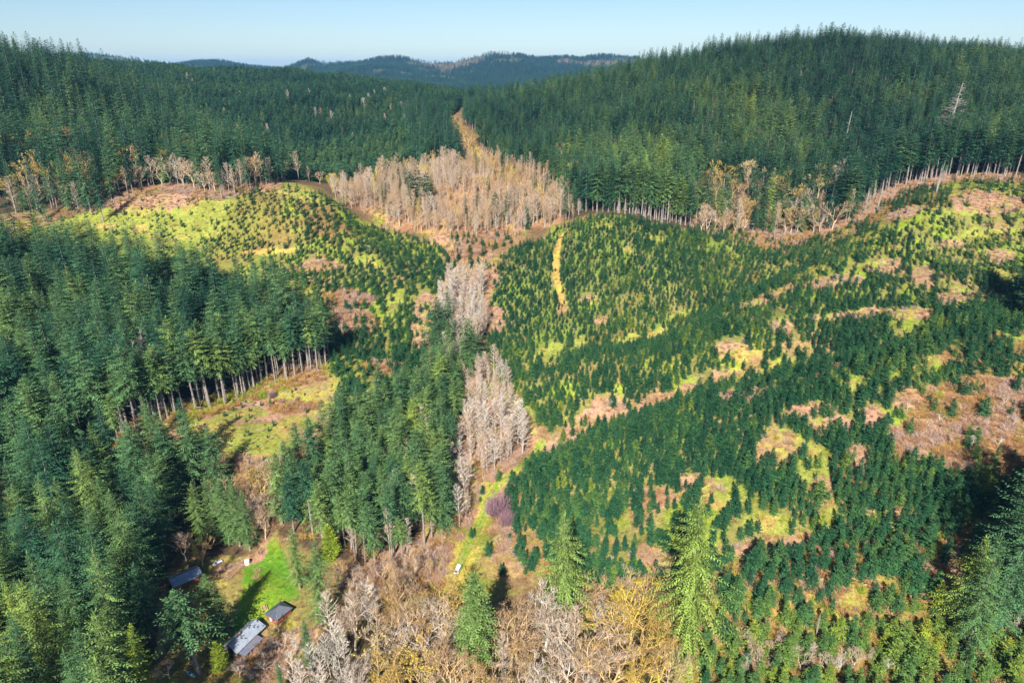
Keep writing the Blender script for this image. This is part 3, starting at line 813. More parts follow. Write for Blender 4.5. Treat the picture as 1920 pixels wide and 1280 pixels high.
for px, top, Y, lab in [(822, 556, 322, 'dark narrow fir above the upper creek alders, left side'), (880, 598, 306, 'large dark fir right of the creek alders in the valley'),
                        (812, 648, 292, 'grey green fir in the valley above the dense middle stand'), (850, 676, 283, 'dark fir between the two groups of creek alders'),
                        (795, 690, 276, 'broad grey green fir at the top corner of the middle stand'), (828, 700, 268, 'slender fir just left of the lower creek alders'),
                        (700, 755, 250, 'grey fir at the upper left corner of the middle stand')]:
    spec('fc' if px != 850 else 'fa', px, top, Y - 8, U(.32, .52), lab, 1.7)
for px, top, Y, lab in [(170, 310, 418, 'lone dark fir with bare trunk at the corner of left plantation meadow'), (60, 330, 425, 'dark fir left of the meadow corner, edge of back forest'),
                        (510, 250, 492, 'tall dark fir at the right end of the back left forest edge'), (1075, 345, 450, 'dark fir at the right corner of the alder grove'), (630, 290, 520, 'dark fir left of the alder grove, edge of pale grove'),
                        (700, 318, 500, 'small dark fir standing in the left of the alder grove')]:
    spec('fb' if px == 170 else 'fa', px, top, Y, U(.1, .35), lab, 1.15)
for px, top, Y, lab in [(770, 322, 485, 'leftmost'), (783, 312, 490, 'middle'), (800, 322, 480, 'rightmost')]:
    spec('fs', px, top, Y, .25, lab + ' of three small dark conifers inside the pale alder grove', 1.3)
spec('fs', 928, 360, 455, .3, 'narrow dark conifer in the middle front of the alder grove', 1.3)
for px, top, Y, lab in [(356, 905, 187, 'broad green fir left of the drive above the shed, leftmost of five'), (384, 892, 191, 'tall green fir above the shed, second of five from the left'), (408, 900, 189, 'green fir above the white car, middle of five'),
                        (430, 908, 187, 'green fir above the drive, fourth of five from the left'), (450, 922, 185, 'green fir nearest the brown bare trees, rightmost of five')]:
    spec('fa' if px % 4 else 'fc', px, top, Y, U(.5, .68), lab, 1.1)
for px, top, Y, t in [(742, 285, 540, 'left'), (955, 268, 560, 'right')]:
    spec('fa', px, top, Y, .3, 'dark fir rising behind the ' + t + ' shoulder of the alder grove', 1.2)
spec('sa', 1540, 1146, 141, 0, 'pale three stemmed dead snag at the bottom among young firs', 1.0)
spec('sb', 1706, 1195, 138, 0, 'leaning pale broken snag near the bottom right corner', .7)
spec('sb', 1812, 1236, 126, 0, 'thick broken grey trunk at the bottom right edge', 1.5)
spec('sb', 1614, 1226, 130, 0, 'thin pale dead stem at the bottom, right of the three stemmed snag', .6)
spec('sc', 1798, 152, 545, 0, 'pale grey dead conifer standing out on the dark right hillside', 1.5)
spec('sb', 1592, 208, 530, 0, 'bare pale snag pole in the dark right hillside forest', .9)
spec('sc', 481, 886, 202, 0, 'pale dead conifer among bare trees below the clearing', 1.3)
spec('sc', 507, 868, 205, 0, 'thin pale dead conifer against the edge of the middle stand', 1.0)
spec('sc', 951, 690, 292, 0, 'small grey dead conifer right of the creek alders', 1.0)
spec('sc', 845, 762, 262, 0, 'thin grey dead tree left of the lower creek alders', .8)
spec('sa', 1655, 345, 424, 0, 'group of pale dead stems at the foot of right forest', 1.0)
spec('sa', 1770, 300, 428, 0, 'pale dead stems at the right end of forest edge', .9)
spec('bp', 935, 922, 202, .2, 'large purple willow clump beside the grass road', 1.0, hmin=7)
spec('bp', 950, 955, 196, .5, 'smaller purple willow clump at the lower end of the group by the road', 1.0, hmin=6)
spec('bp', 924, 930, 205, .6, 'purple willow clump nearest the bend of the grass road', .9, hmin=6)
spec('bp', 512, 754, 257, .3, 'purple grey willow clump in the middle of the logged clearing', .9, hmin=4)
spec('bp', 532, 765, 253, .7, 'smaller purple willow clump on the right of the clearing', .7, hmin=3)
spec('bp', 558, 756, 256, .5, 'low purple brush clump near the right edge of clearing', .7, hmin=3)

def scatter(poly, d, jit=.42, seed=0):
    r = np.random.default_rng(seed + 1000)
    poly = np.asarray(poly)
    x0, y0 = poly.min(0) - d; x1, y1 = poly.max(0) + d
    gx, gy = np.meshgrid(np.arange(x0, x1, d), np.arange(y0, y1, d * .87))
    gx[1::2] += d / 2
    gx = gx.ravel() + r.uniform(-jit, jit, gx.size) * d; gy = gy.ravel() + r.uniform(-jit, jit, gy.size) * d
    m = inpoly(gx, gy, poly)
    return gx[m], gy[m]

def dseg(x, y, pts):
    best = np.full(x.shape, 1e9)
    for (ax, ay), (bx, by) in zip(pts[:-1], pts[1:]):
        t = np.clip(((x - ax) * (bx - ax) + (y - ay) * (by - ay)) / ((bx - ax) ** 2 + (by - ay) ** 2 + 1e-9), 0, 1)
        best = np.minimum(best, np.hypot(x - ax - t * (bx - ax), y - ay - t * (by - ay)))
    return best

def clear(x, y, road=4, lawn=True, sp=3.0):
    m = dseg(x, y, ROADW) > road
    if lawn:
        for p in LAWN: m &= ~inpoly(x, y, p)
    for (sx, sy, k, H) in SPEC:
        m &= np.hypot(x - sx, y - sy) > min(sp, .2 * H + .6)
    return m

def vis(x, y, z, H, mx=190, my=330):
    a, b, d = proj(x, y, z)
    a2, b2, d2 = proj(x, y, z + H)
    return (a > -mx) & (a < 1920 + mx) & (b2 < 1280 + my * .4) & (d > 5)

def plant(zone, d, Hfun, vars_, tfun, seed, prob=None, road=4, sp=3.0, zn=None, jit=.42):
    x, y = scatter(Z[zone] if isinstance(zone, str) else zone, d, jit, seed)
    r = np.random.default_rng(seed)
    m = clear(x, y, road, sp=sp)
    if prob is not None: m &= r.uniform(0, 1, x.shape) < prob(x, y)
    x, y = x[m], y[m]
    H = Hfun(x, y, r); t = np.clip(tfun(x, y, r), 0, 1)
    z = hz(x, y); k = vis(x, y, z, H)
    for i in np.nonzero(k)[0]:
        v = vars_(x[i], y[i], r) if callable(vars_) else vars_[int(r.integers(len(vars_)))]
        put(v, float(x[i]), float(y[i]), float(H[i]), float(t[i]), zn or zone, None, float(r.uniform(.72, 1.3)) * {'right_hill': 1.22, 'back_slope': 1.22, 'left_stand': 1.15, 'mid_stand': 1.15}.get(zn or str(zone), 1))

def edge_dist(x, y, pts): return dseg(np.array([x]), np.array([y]), pts)[0]
EDGE1 = [P(200, 830), P(300, 797), P(400, 762), P(500, 727), P(612, 694)]
EDGE2 = [P(1200, 414), P(1310, 428)]
EDGE3 = [P(1640, 380), P(1690, 352), P(1780, 336), P(1925, 334)]
def v_left(x, y, r):
    if edge_dist(x, y, EDGE1) < 13: return ['fe', 'ff', 'ff'][int(r.integers(3))]
    return (['na', 'nb', 'nc', 'na', 'nb', 'nc'] if y < 185 else ['fa', 'fb', 'fc', 'fd', 'fa', 'fc'])[int(r.integers(6))]
def v_right(x, y, r):
    if min(edge_dist(x, y, EDGE2), edge_dist(x, y, EDGE3)) < 14: return ['fe', 'ff', 'fb'][int(r.integers(3))]
    return ['fa', 'fb', 'fc', 'fd', 'fb'][int(r.integers(5))]
gauss = lambda r, x, a, b: np.clip(r.normal(a, b, x.shape), a - 2.2 * b, a + 2.2 * b)
plant('left_stand', 7.9, lambda x, y, r: gauss(r, x, 29, 5) * np.where(x > -40 - y * .18, .92, 1), v_left, lambda x, y, r: .37 + fbm(x, y, 30, 91, 2) * .26 + r.normal(0, .15, x.shape) + np.clip((190 - y) / 400, 0, .2), 201, sp=4)
plant('ridge_left', 9.4, lambda x, y, r: gauss(r, x, 36, 7), ['fa', 'fb', 'fc', 'fd', 'fb'], lambda x, y, r: .27 + fbm(x, y, 60, 93, 2) * .22 + r.normal(0, .14, x.shape), 202, prob=lambda x, y: np.where(y < 500, .8, .93), sp=4)
plant('back_slope', 5.7, lambda x, y, r: gauss(r, x, 14.5, 2.4), ['fs', 'ft'], lambda x, y, r: .28 + fbm(x, y, 90, 95, 2) * .2 + r.normal(0, .14, x.shape), 203)
plant('draw_firs', 8.5, lambda x, y, r: gauss(r, x, 35, 4), ['fa', 'fb', 'fd'], lambda x, y, r: .16 + r.normal(0, .08, x.shape), 204)
def t_right(x, y, r):
    s = x / y
    yg = np.exp(-((s - .20) / .06) ** 2 - ((y - 480) / 90) ** 2) * .42 + np.exp(-((s - .28) / .10) ** 2 - ((y - 620) / 140) ** 2) * .2
    return .23 + yg + fbm(x, y, 70, 97, 2) * .32 + r.normal(0, .14, x.shape) + (r.uniform(0, 1, x.shape) < .04) * .25
plant('right_hill', 7.0, lambda x, y, r: gauss(r, x, 22, 4.5) + 7 * np.clip((540 - y) / 70, 0, 1), v_right, t_right, 205, prob=lambda x, y: np.where((x / y > .265) & (x / y < .47) & (y < 505), .22, .95), sp=4)
def strip_poly(e, a, b):
    return np.array([(x, y + a) for x, y in e] + [(x, y + b) for x, y in e[::-1]])
plant(strip_poly(EDGE1, .5, 9), 3.5, lambda x, y, r: gauss(r, x, 27, 3.5), ['fe', 'ff', 'ff'], lambda x, y, r: .45 + r.normal(0, .14, x.shape), 207, sp=2, zn='left_stand')
plant(strip_poly([P(1130, 404), P(1200, 414), P(1300, 430)], 4, 13), 3.8, lambda x, y, r: gauss(r, x, 27, 3.5), ['fe', 'ff', 'fb'], lambda x, y, r: .50 + r.normal(0, .14, x.shape), 208, sp=2, zn='right_hill')
plant(strip_poly(EDGE3, 5, 14), 4.0, lambda x, y, r: gauss(r, x, 29, 4), ['fe', 'ff', 'ff'], lambda x, y, r: .22 + r.normal(0, .12, x.shape), 209, sp=2, zn='right_hill')
plant('mid_stand', 6.3, lambda x, y, r: gauss(r, x, 24, 4) * np.where(y > 235, .92, 1), lambda x, y, r: (['fe', 'fb', 'ff'] if y < 192 else ['fa', 'fb', 'fc', 'fd', 'fb'])[int(r.integers(3 if y < 192 else 5))], lambda x, y, r: .52 + r.normal(0, .12, x.shape), 206, sp=3.5)
Z['creek_firs'] = np.array([P(*q) for q in [(770, 770), (850, 780), (880, 700), (850, 640), (818, 600), (800, 680)]])
plant('creek_firs', 6.0, lambda x, y, r: gauss(r, x, 22, 4), ['fa', 'fc', 'fb', 'fd'], lambda x, y, r: .40 + r.normal(0, .13, x.shape), 219, sp=4, zn='creek_firs', prob=lambda x, y: np.full(x.shape, .75))
plant('alders_up', 15, lambda x, y, r: gauss(r, x, 17, 4), ['fa', 'fc', 'fs'], lambda x, y, r: .28 + r.normal(0, .1, x.shape), 220, prob=lambda x, y: np.full(x.shape, .35), zn='grove_firs')
# alders and maples
plant('alders_up', 4.3, lambda x, y, r: gauss(r, x, 12.8, 3.4) * (1 + .4 * fbm(x, y, 26, 161, 2)), ['aa', 'ab', 'ac', 'ad', 'ad'], lambda x, y, r: .44 + fbm(x, y, 30, 101, 2) * .24 + r.normal(0, .08, x.shape) + (r.uniform(0, 1, x.shape) < .06) * .5, 211, prob=lambda x, y: np.clip(.85 + fbm(x, y, 14, 163, 2) * 1.2, .15, 1))
_c0 = Z['alders_up'].mean(0)
plant(_c0 + (Z['alders_up'] - _c0) * 1.16, 6.0, lambda x, y, r: gauss(r, x, 11, 3.5), ['ac', 'ad', 'aa'], lambda x, y, r: .36 + r.normal(0, .14, x.shape), 217, prob=lambda x, y: np.where(inpoly(x, y, Z['alders_up']), 0, .55), zn='alders_up')
Z['creek_gap'] = np.array([P(*q) for q in [(855, 690), (935, 690), (965, 770), (880, 780)]])
plant('creek_gap', 4.0, lambda x, y, r: gauss(r, x, 10, 2.5), ['ac', 'ad'], lambda x, y, r: .28 + r.normal(0, .12, x.shape), 218, sp=3, zn='alders_creek')
plant('alders_creek', 3.6, lambda x, y, r: gauss(r, x, 15, 2.5), ['aa', 'ab', 'ad'], lambda x, y, r: .22 + r.normal(0, .10, x.shape), 212, sp=5.5, prob=lambda x, y: np.clip(.95 + fbm(x, y, 10, 165, 2), .3, 1))
plant('alders_low', 4.1, lambda x, y, r: gauss(r, x, 14, 3), ['ab', 'ad', 'ac', 'aa'], lambda x, y, r: .20 + r.normal(0, .11, x.shape), 213, road=4.5, sp=5, prob=lambda x, y: np.clip(.95 + fbm(x, y, 10, 166, 2), .3, 1))
plant('mid_stand', 8.5, lambda x, y, r: gauss(r, x, 15, 3), ['aa', 'ad'], lambda x, y, r: .25 + r.normal(0, .10, x.shape), 214, prob=lambda x, y: np.where((x / y > -.22) & (y < 240) | (y < 192), .8, 0), zn='alders_low')
def m_vars(x, y, r):
    a = fbm(np.array([x]), np.array([y]), 16, 111, 2)[0]
    if a > .27: return ['mf', 'mg', 'mf'][int(r.integers(3))]
    if a < -.22 or x / y < -.24: return ['ad', 'mc', 'mb', 'ac'][int(r.integers(4))]
    return ['ma', 'mb', 'mc', 'mg'][int(r.integers(4))]
def m_tint(x, y, r):
    a = fbm(x, y, 16, 111, 2)
    return np.clip(.50 + a * .6 - np.clip((-.2 - x / y) * 2.5, 0, .4), .05, 1) + r.normal(0, .14, x.shape)
plant('maples_front', 5.6, lambda x, y, r: gauss(r, x, 15.5, 3), m_vars, m_tint, 215, road=7, sp=5)
plant('brush_by_road', 4.6, lambda x, y, r: gauss(r, x, 7, 1.8), ['ac', 'ad', 'mc', 'mb'], lambda x, y, r: .42 + r.normal(0, .10, x.shape), 216, road=5, zn='roadside')
def stray(pts, Y=None, H=(12, 17), tint=.6, sd=0, zone='edge_maples', vs=('ma', 'mb', 'mg', 'ac')):
    r = np.random.default_rng(sd)
    for p in pts:
        if len(p) == 3: t, k = slope(p[1]); x, y = (p[0] - 960) / F / k * p[2], p[2]
        else: x, y = P(*p)
        put(vs[int(r.integers(len(vs)))], x, y, float(r.uniform(*H)), float(np.clip(r.normal(tint, .16), 0, 1)), zone, None, float(r.uniform(.9, 1.2)))
# pale and mossy broadleaves along the forest feet
stray([(30, 400), (100, 385), (120, 390), (150, 398), (190, 380), (215, 372), (240, 366), (290, 350), (320, 350), (345, 355), (385, 360), (405, 362), (420, 364), (440, 365), (455, 358), (470, 352), (490, 348), (530, 338), (560, 338), (345, 352), (140, 392), (60, 395), (75, 392), (175, 385), (205, 376), (265, 358), (305, 350), (335, 352), (365, 356), (395, 360), (430, 362), (462, 355), (480, 350), (505, 345)], H=(14, 23), tint=.34, sd=1, zone='ridge_edge', vs=('aa', 'ac', 'ad', 'ma', 'mg'))
stray([(70, 392), (130, 394), (210, 378), (250, 366), (310, 354), (375, 360), (415, 366), (465, 358), (500, 348), (535, 340)], H=(22, 33), tint=.3, sd=21, zone='ridge_left', vs=('fb', 'fd', 'fa'))
stray([(1330, 432), (1375, 436), (1410, 440), (1445, 441), (1490, 441), (1525, 438), (1555, 430), (1585, 418), (1350, 425), (1470, 430)], H=(20, 28), tint=.25, sd=22, zone='right_hill', vs=('fb', 'fd', 'fa'))
stray([(60, 300, 470), (110, 330, 455), (30, 330, 450), (150, 300, 480), (165, 330, 450), (250, 330, 490), (110, 250, 540), (340, 270, 540), (330, 300, 515), (20, 260, 520), (310, 240, 580)], H=(26, 32), tint=.62, sd=2, zone='ridge_edge', vs=('ma', 'mg', 'mf'))
stray([(580, 340), (600, 345), (625, 360), (640, 368), (655, 378), (670, 385)], H=(10, 16), tint=.5, sd=3, zone='ridge_edge', vs=('ma', 'mb', 'ac'))
random.seed(5)
stray([(random.uniform(1315, 1540), random.uniform(412, 441)) for i in range(48)] + [(1560, 430), (1590, 415), (1620, 400)], H=(12, 20), tint=.46, sd=4, zone='right_edge', vs=('ma', 'mb', 'mc', 'mg', 'ac', 'ad'))
stray([(1340, 400, 470), (1370, 390, 480), (1350, 370, 500), (1420, 390, 480), (1450, 400, 465), (1500, 400, 470), (1530, 390, 480), (1570, 380, 480), (1610, 390, 470), (1605, 380, 480), (1400, 380, 490), (1470, 385, 480), (1390, 410, 460), (1515, 415, 455)], H=(18, 25), tint=.60, sd=5, zone='right_edge', vs=('ma', 'mc', 'mg', 'mf'))
stray([(a, b, y) for a, b, y in [(790, 280, 600), (810, 280, 590), (830, 280, 600), (850, 280, 600), (870, 270, 620), (890, 260, 620), (880, 250, 660), (865, 240, 680), (900, 280, 590), (870, 230, 720), (858, 215, 760), (862, 225, 740), (880, 240, 690), (800, 300, 545), (840, 290, 555), (770, 300, 550), (720, 320, 545), (940, 310, 540), (960, 330, 520), (985, 350, 500), (905, 330, 510), (925, 300, 560), (915, 310, 550), (1050, 380, 480), (1065, 390, 470), (1080, 380, 480), (1075, 350, 510), (1062, 300, 560)]], H=(13, 20), tint=.70, sd=6, zone='draw_maples', vs=('mg', 'ma', 'ac', 'mb', 'ma'))
stray([(a, b, y) for a, b, y in [(580, 180, 980), (590, 200, 900), (620, 200, 880), (655, 165, 980), (680, 170, 960), (690, 160, 990), (720, 190, 880), (760, 190, 860), (785, 215, 780), (750, 160, 980), (770, 200, 830), (730, 165, 950), (540, 180, 960), (480, 160, 1050), (420, 210, 850), (445, 235, 760), (285, 170, 900), (350, 140, 1100), (360, 150, 1050), (640, 220, 820), (660, 240, 780), (600, 195, 900), (700, 150, 1030), (500, 230, 780), (720, 140, 1060)]], H=(15, 20), tint=.30, sd=7, zone='back_bare', vs=('aa', 'ac', 'ad'))
stray([(240, 1010), (262, 1000), (285, 1005), (300, 985), (255, 985), (95, 930, 185), (60, 945, 180), (20, 935, 182), (10, 900, 190), (465, 960), (485, 985), (455, 1000), (498, 1010), (470, 940), (475, 925), (490, 940), (500, 960), (505, 985), (480, 1005), (462, 985), (455, 965), (490, 915), (508, 925), (178, 1150, 150), (160, 1140, 152)], H=(13, 18), tint=.46, sd=8, zone='left_bare', vs=('ma', 'mb', 'mc', 'ad'))
stray([(258, 640, 255), (268, 650, 250)], H=(24, 26), tint=.35, sd=9, zone='left_bare', vs=('mb', 'mc'))
stray([(300, 1275), (318, 1272), (450, 1268), (470, 1272), (500, 1262), (500, 1235), (510, 1220), (535, 1215), (545, 1240), (555, 1225), (540, 1265)], H=(5, 7.5), tint=.18, sd=10, zone='house_bare', vs=('mc', 'mb', 'mc'))
stray([(372, 1058), (380, 1062), (350, 1052)], H=(10, 13), tint=.6, sd=11, zone='house_bare', vs=('ma', 'mb'))
stray([(1138, 768), (1150, 762), (1700, 770), (1760, 790), (1800, 770), (1850, 800), (1880, 760), (1820, 840), (1780, 830), (1870, 840), (1740, 800), (1900, 800)], H=(3.5, 5.5), tint=.18, sd=12, zone='bare_scrub', vs=('mc', 'mb'))
stray([(1405, 1235), (1440, 1225), (1460, 1220), (1390, 1262), (1480, 1250), (1570, 1262), (1500, 1262), (1600, 1255), (1660, 1262), (1420, 1250), (1450, 1262), (1475, 1235), (1520, 1240), (1545, 1265), (1590, 1270), (1630, 1240), (1700, 1262), (1400, 1215)], H=(5, 8), tint=.25, sd=13, zone='low_bare', vs=('mc', 'ad', 'mb'))

# plantations
GP = [(k, p) for k, p in PATCH if k in 'gtrdkl']
def open_ground(x, y, keep):
    pr = np.ones(x.shape)
    jx = x + fbm(x, y, 8, 121, 3) * 3; jy = y + fbm(x, y, 8, 123, 3) * 3
    for k, p in GP:
        m = inpoly(jx, jy, p)
        pr[m] = np.minimum(pr[m], {'g': keep, 't': keep * .6, 'r': .35 if keep > .2 else .10, 'd': .15, 'k': 0, 'l': 0}.get(k, 1))
    return pr
def pr_left(x, y):
    dens = np.clip(.80 + np.clip((x + 150) / 150, -1, .15) + fbm(x, y, 24, 131, 3) * 1.2, .28, .95)
    return np.minimum(dens, open_ground(x, y, .34))
plant('plant_left', 3.3, lambda x, y, r: np.clip(3.3 + (x + 170) / 95 + np.clip((400 - y) / 90, 0, 1.0) + r.normal(0, .7, x.shape), 1.6, 6.2), ['ya', 'yb', 'yb'], lambda x, y, r: .32 + fbm(x, y, 30, 133, 2) * .25 + r.normal(0, .15, x.shape) + (r.uniform(0, 1, x.shape) < .05) * .3, 221, prob=pr_left, sp=2)
def pr_right(x, y):
    dens = np.clip(.98 + fbm(x, y, 20, 137, 3) * 1.3 - np.clip((x - 60) / 260, 0, .3) + np.where((x < 120) & (y > 190), .42, 0) + np.where((x < 125) & (y > 300), .2, 0), .22, 1)
    return np.minimum(dens, open_ground(x, y, .17))
plant('plant_right', 2.8, lambda x, y, r: np.clip(3.8 + np.clip((330 - y) / 60, 0, 1.7) + np.clip((x - 40) / 110, 0, .7) + r.normal(0, 1.35, x.shape), 1.8, 9) * np.where((y > 350) & (x > 130), .85, 1), ['ya', 'yb', 'yc', 'ya'], lambda x, y, r: .32 + fbm(x, y, 30, 139, 2) * .3 + r.normal(0, .17, x.shape) + (r.uniform(0, 1, x.shape) < .05) * .3, 222, prob=pr_right, sp=2.5, jit=.24)
plant('plant_low', 3.7, lambda x, y, r: np.clip(7.0 + r.normal(0, 1.5, x.shape), 4, 11.5), ['ya', 'yb', 'yc'], lambda x, y, r: .36 + np.clip((158 - y) / 80, 0, .28) + fbm(x, y, 22, 141, 2) * .25 + r.normal(0, .13, x.shape), 223, prob=lambda x, y: np.minimum(.85, open_ground(x, y, .2)), sp=3)
plant('clearing', 4.6, lambda x, y, r: np.clip(r.normal(1.7, .6, x.shape), .8, 3.4), ['yb', 'ya'], lambda x, y, r: .3 + r.normal(0, .1, x.shape), 224, prob=lambda x, y: np.full(x.shape, .5), sp=1)
plant('clear_low', 4.6, lambda x, y, r: np.clip(r.normal(3.0, .7, x.shape), 1.5, 5), ['yb', 'ya'], lambda x, y, r: .35 + r.normal(0, .1, x.shape), 225, prob=lambda x, y: np.full(x.shape, .6), sp=1)
stray([(905, 925), (935, 900), (885, 1005), (955, 1010), (968, 1040), (915, 1040), (940, 1075), (985, 1075), (900, 940), (960, 905), (975, 905)], H=(2.5, 6), tint=.4, sd=14, zone='roadside_young', vs=('ya', 'yb'))
Z['valley_head'] = np.array([P(*q) for q in [(838, 448), (960, 440), (955, 480), (925, 520), (868, 505)]])
plant('valley_head', 4.0, lambda x, y, r: np.clip(r.normal(4.2, 1, x.shape), 2, 6), ['ya', 'yb'], lambda x, y, r: .32 + r.normal(0, .1, x.shape), 231, prob=lambda x, y: np.full(x.shape, .45), sp=1)
# tall firs just outside the right edge whose long shadows fall into the picture
for x, y, H in [(127, 141, 49), (133, 145, 51), (139, 149, 50), (124, 136, 46), (145, 153, 50), (131, 138, 47), (137, 143, 50)]:
    put(['nc', 'na'][int(x) % 2], x, y, H, .36, 'border', None, 1.15)
for x, y, H in [(142, 138, 42), (146, 144, 44), (150, 150, 44), (154, 156, 42), (148, 139, 42), (156, 148, 44), (162, 154, 44), (142, 130, 42), (168, 160, 42), (158, 140, 42), (215, 258, 40), (218, 264, 42), (221, 270, 40), (225, 277, 40), (228, 284, 40), (222, 260, 40), (229, 270, 40), (213, 250, 40)]:
    put(['fa', 'fc'][int(x) % 2], x, y, H, .3, 'outside', None, 1.45)
# ------------------------------------------------------------------ individuals and masses
KIND = {'fir': ('fir_tree', 'conifer'), 'young': ('young_fir', 'young conifer'), 'alder': ('bare_alder', 'bare tree'), 'maple': ('mossy_maple', 'broadleaf tree'), 'snag': ('dead_snag', 'dead tree'), 'bush': ('willow_clump', 'shrub')}
SHADE = {'fir': [(.28, 'dark blue green'), (.50, 'deep green'), (2, 'lighter green')], 'young': [(.30, 'small dark green'), (.55, 'small green'), (2, 'small yellow green')],
         'alder': [(.22, 'whitish grey'), (2, 'pinkish tan')], 'maple': [(.40, 'grey'), (.66, 'brownish'), (2, 'yellow mossy')], 'snag': [(9, 'pale')], 'bush': [(9, 'purple')]}
NOUN = {'fir': 'fir', 'young': 'planted conifer', 'alder': 'leafless alder', 'maple': 'leafless broadleaf tree', 'snag': 'dead tree', 'bush': 'willow clump'}
PLACE = {'left_stand': 'in the dense left forest', 'ridge_left': 'on the ridge behind the left plantation meadow', 'back_slope': 'on the far forested back slope', 'draw_firs': 'in the draw above the alder grove',
         'right_hill': 'on the big dark right hillside', 'mid_stand': 'in the middle stand left of the creek alders', 'alders_up': 'in the pale alder grove at the head of the valley', 'alders_creek': 'in the strip of creek alders between two hills',
         'alders_low': 'in the lower alder grove along the road', 'maples_front': 'in the bottom strip of broadleaf woods', 'roadside': 'in the tangle left of the parked van', 'ridge_edge': 'at the foot of the back left forest',
         'right_edge': 'at the foot of the right hillside forest', 'draw_maples': 'in the draw above the alder grove', 'back_bare': 'among conifers on the far back slope', 'left_bare': 'among firs of the left forest',
         'house_bare': 'around the long metal roofed house', 'bare_scrub': 'in the reddish brush on the right slope', 'low_bare': 'at the bottom right among young firs', 'plant_left': 'on the left plantation hill',
         'plant_right': 'on the plantation slope right of the road', 'plant_low': 'in the shaded bottom right plantation', 'clearing': 'in the logged clearing below the left forest', 'clear_low': 'in the brown hollow below the clearing',
         'roadside_young': 'beside the grass road', 'valley_head': 'in the valley in front of the alder grove', 'outside': 'outside', 'border': 'very tall and cut by the right border of the picture', 'creek_firs': 'beside the creek alders in the valley', 'grove_firs': 'scattered inside the pale alder grove'}
def where(T_, a, b):
    """narrows a place down by what stands next to it"""
    z = T_['zone']; k = V[T_['v']]['kind']
    if z == 'left_stand':
        if b > 1190: return 'along the bottom left edge of the picture'
        if b > 1040: return 'left of the blue grey shed roof' if a > 180 else 'low at the left edge of the picture'
        if b > 860: return 'between the clearing and the shed roof' if a > 200 else 'on the lower left slope'
        if edge_dist(T_['x'], T_['y'], EDGE1) < 11: return 'with long bare trunk on the forest edge above the clearing'
        return 'inside the left forest above the clearing' if a > 260 else 'high on the left forest slope'
    if z == 'right_hill': return PLACE[z] + (' near its right end' if a > 1600 else (' behind the plantation knob' if a < 1310 else ' above the pale broadleaves'))
    if z == 'mid_stand': return 'at the front of the middle stand, trunks showing' if T_['y'] < 196 else PLACE[z]
    if z == 'plant_right':
        if a > 1600: return 'high on the right plantation slope' if b < 720 else 'near the dark shadow at the right edge'
        if b > 940: return 'at the front of the plantation near the large open fir'
        return 'on the near plantation slope right of the grass road' if b > 760 else 'on the plantation knob'
    if z == 'plant_low': return 'near the bottom right corner' if a > 1640 else 'right of the large open fir'
    if z == 'maples_front':
        if a < 700: return 'in the bottom woods right of the cabin'
        if a < 880: return 'in the bottom woods below the parked van'
        return 'in the bottom woods between the two foreground firs'
    return PLACE[z]

ts = TREES
xs = np.array([t['x'] for t in ts]); ys = np.array([t['y'] for t in ts]); Hs = np.array([t['H'] for t in ts])
zs_ = hz(xs, ys) - .15
PA, PB, PD = proj(xs, ys, zs_); TA, TB, TD = proj(xs, ys, zs_ + Hs)
inside = (PA > -10) & (PA < 1930) & (TB > -20) & (TB < 1262)
size = Hs / PD
PROTO = {}

def link(name, data, parent=None):
    o = bpy.data.objects.new(name, data); COL.objects.link(o)
    if parent is not None: o.parent = parent
    return o

def individual(i):
    t = ts[i]; v = V[t['v']]; k = v['kind']
    root = link(KIND[k][0], None)
    s = t['H'] / v['H']
    root.location = (t['x'], t['y'], zs_[i]); root.scale = (s * t['w'], s * t['w'], s)
    root.rotation_euler = (U(-.035, .035), U(-.035, .035), t['r']); root.empty_display_size = .5
    parts = []
    names = ('trunk', 'crown', 'flower_clumps') if k != 'bush' else ('stems',)
    for nm, me in zip(names, v['meshes']):
        c = link(nm, me, root); c['tint'] = float(t['t']); parts.append(c)
    PROTO.setdefault(t['v'], parts)
    if t['label']: lab = t['label']
    else:
        sh = next(n for lim, n in SHADE[k] if t['t'] < lim)
        lab = f"{sh} {NOUN[k]} {where(t, PA[i], PB[i])}"
        root['group'] = f"{NOUN[k]}s {PLACE[t['zone']]}"
    root['label'] = lab; root['category'] = KIND[k][1]
    return root

rest = {}
LIMIT = {'fir': 300, 'young': 300, 'alder': 300, 'maple': 300, 'snag': 300, 'bush': 300}
for k in KIND:
    ids = [i for i in range(len(ts)) if V[ts[i]['v']]['kind'] == k]
    ids.sort(key=lambda i: (0 if ts[i]['label'] else 1, -size[i]))
    good = [i for i in ids if inside[i] and ts[i]['zone'] != 'outside']
    lead = {}                                   # every shape that the masses repeat has one individual in view
    for i in good: lead.setdefault(ts[i]['v'], i)
    lead = list(lead.values()); ls_ = set(lead)
    single = lead + [i for i in good if i not in ls_][:LIMIT[k] - len(lead)]
    for i in single: individual(i)
    sset = set(single)
    rest[k] = [i for i in ids if i not in sset and (k not in ('maple', 'snag', 'bush') or True)]

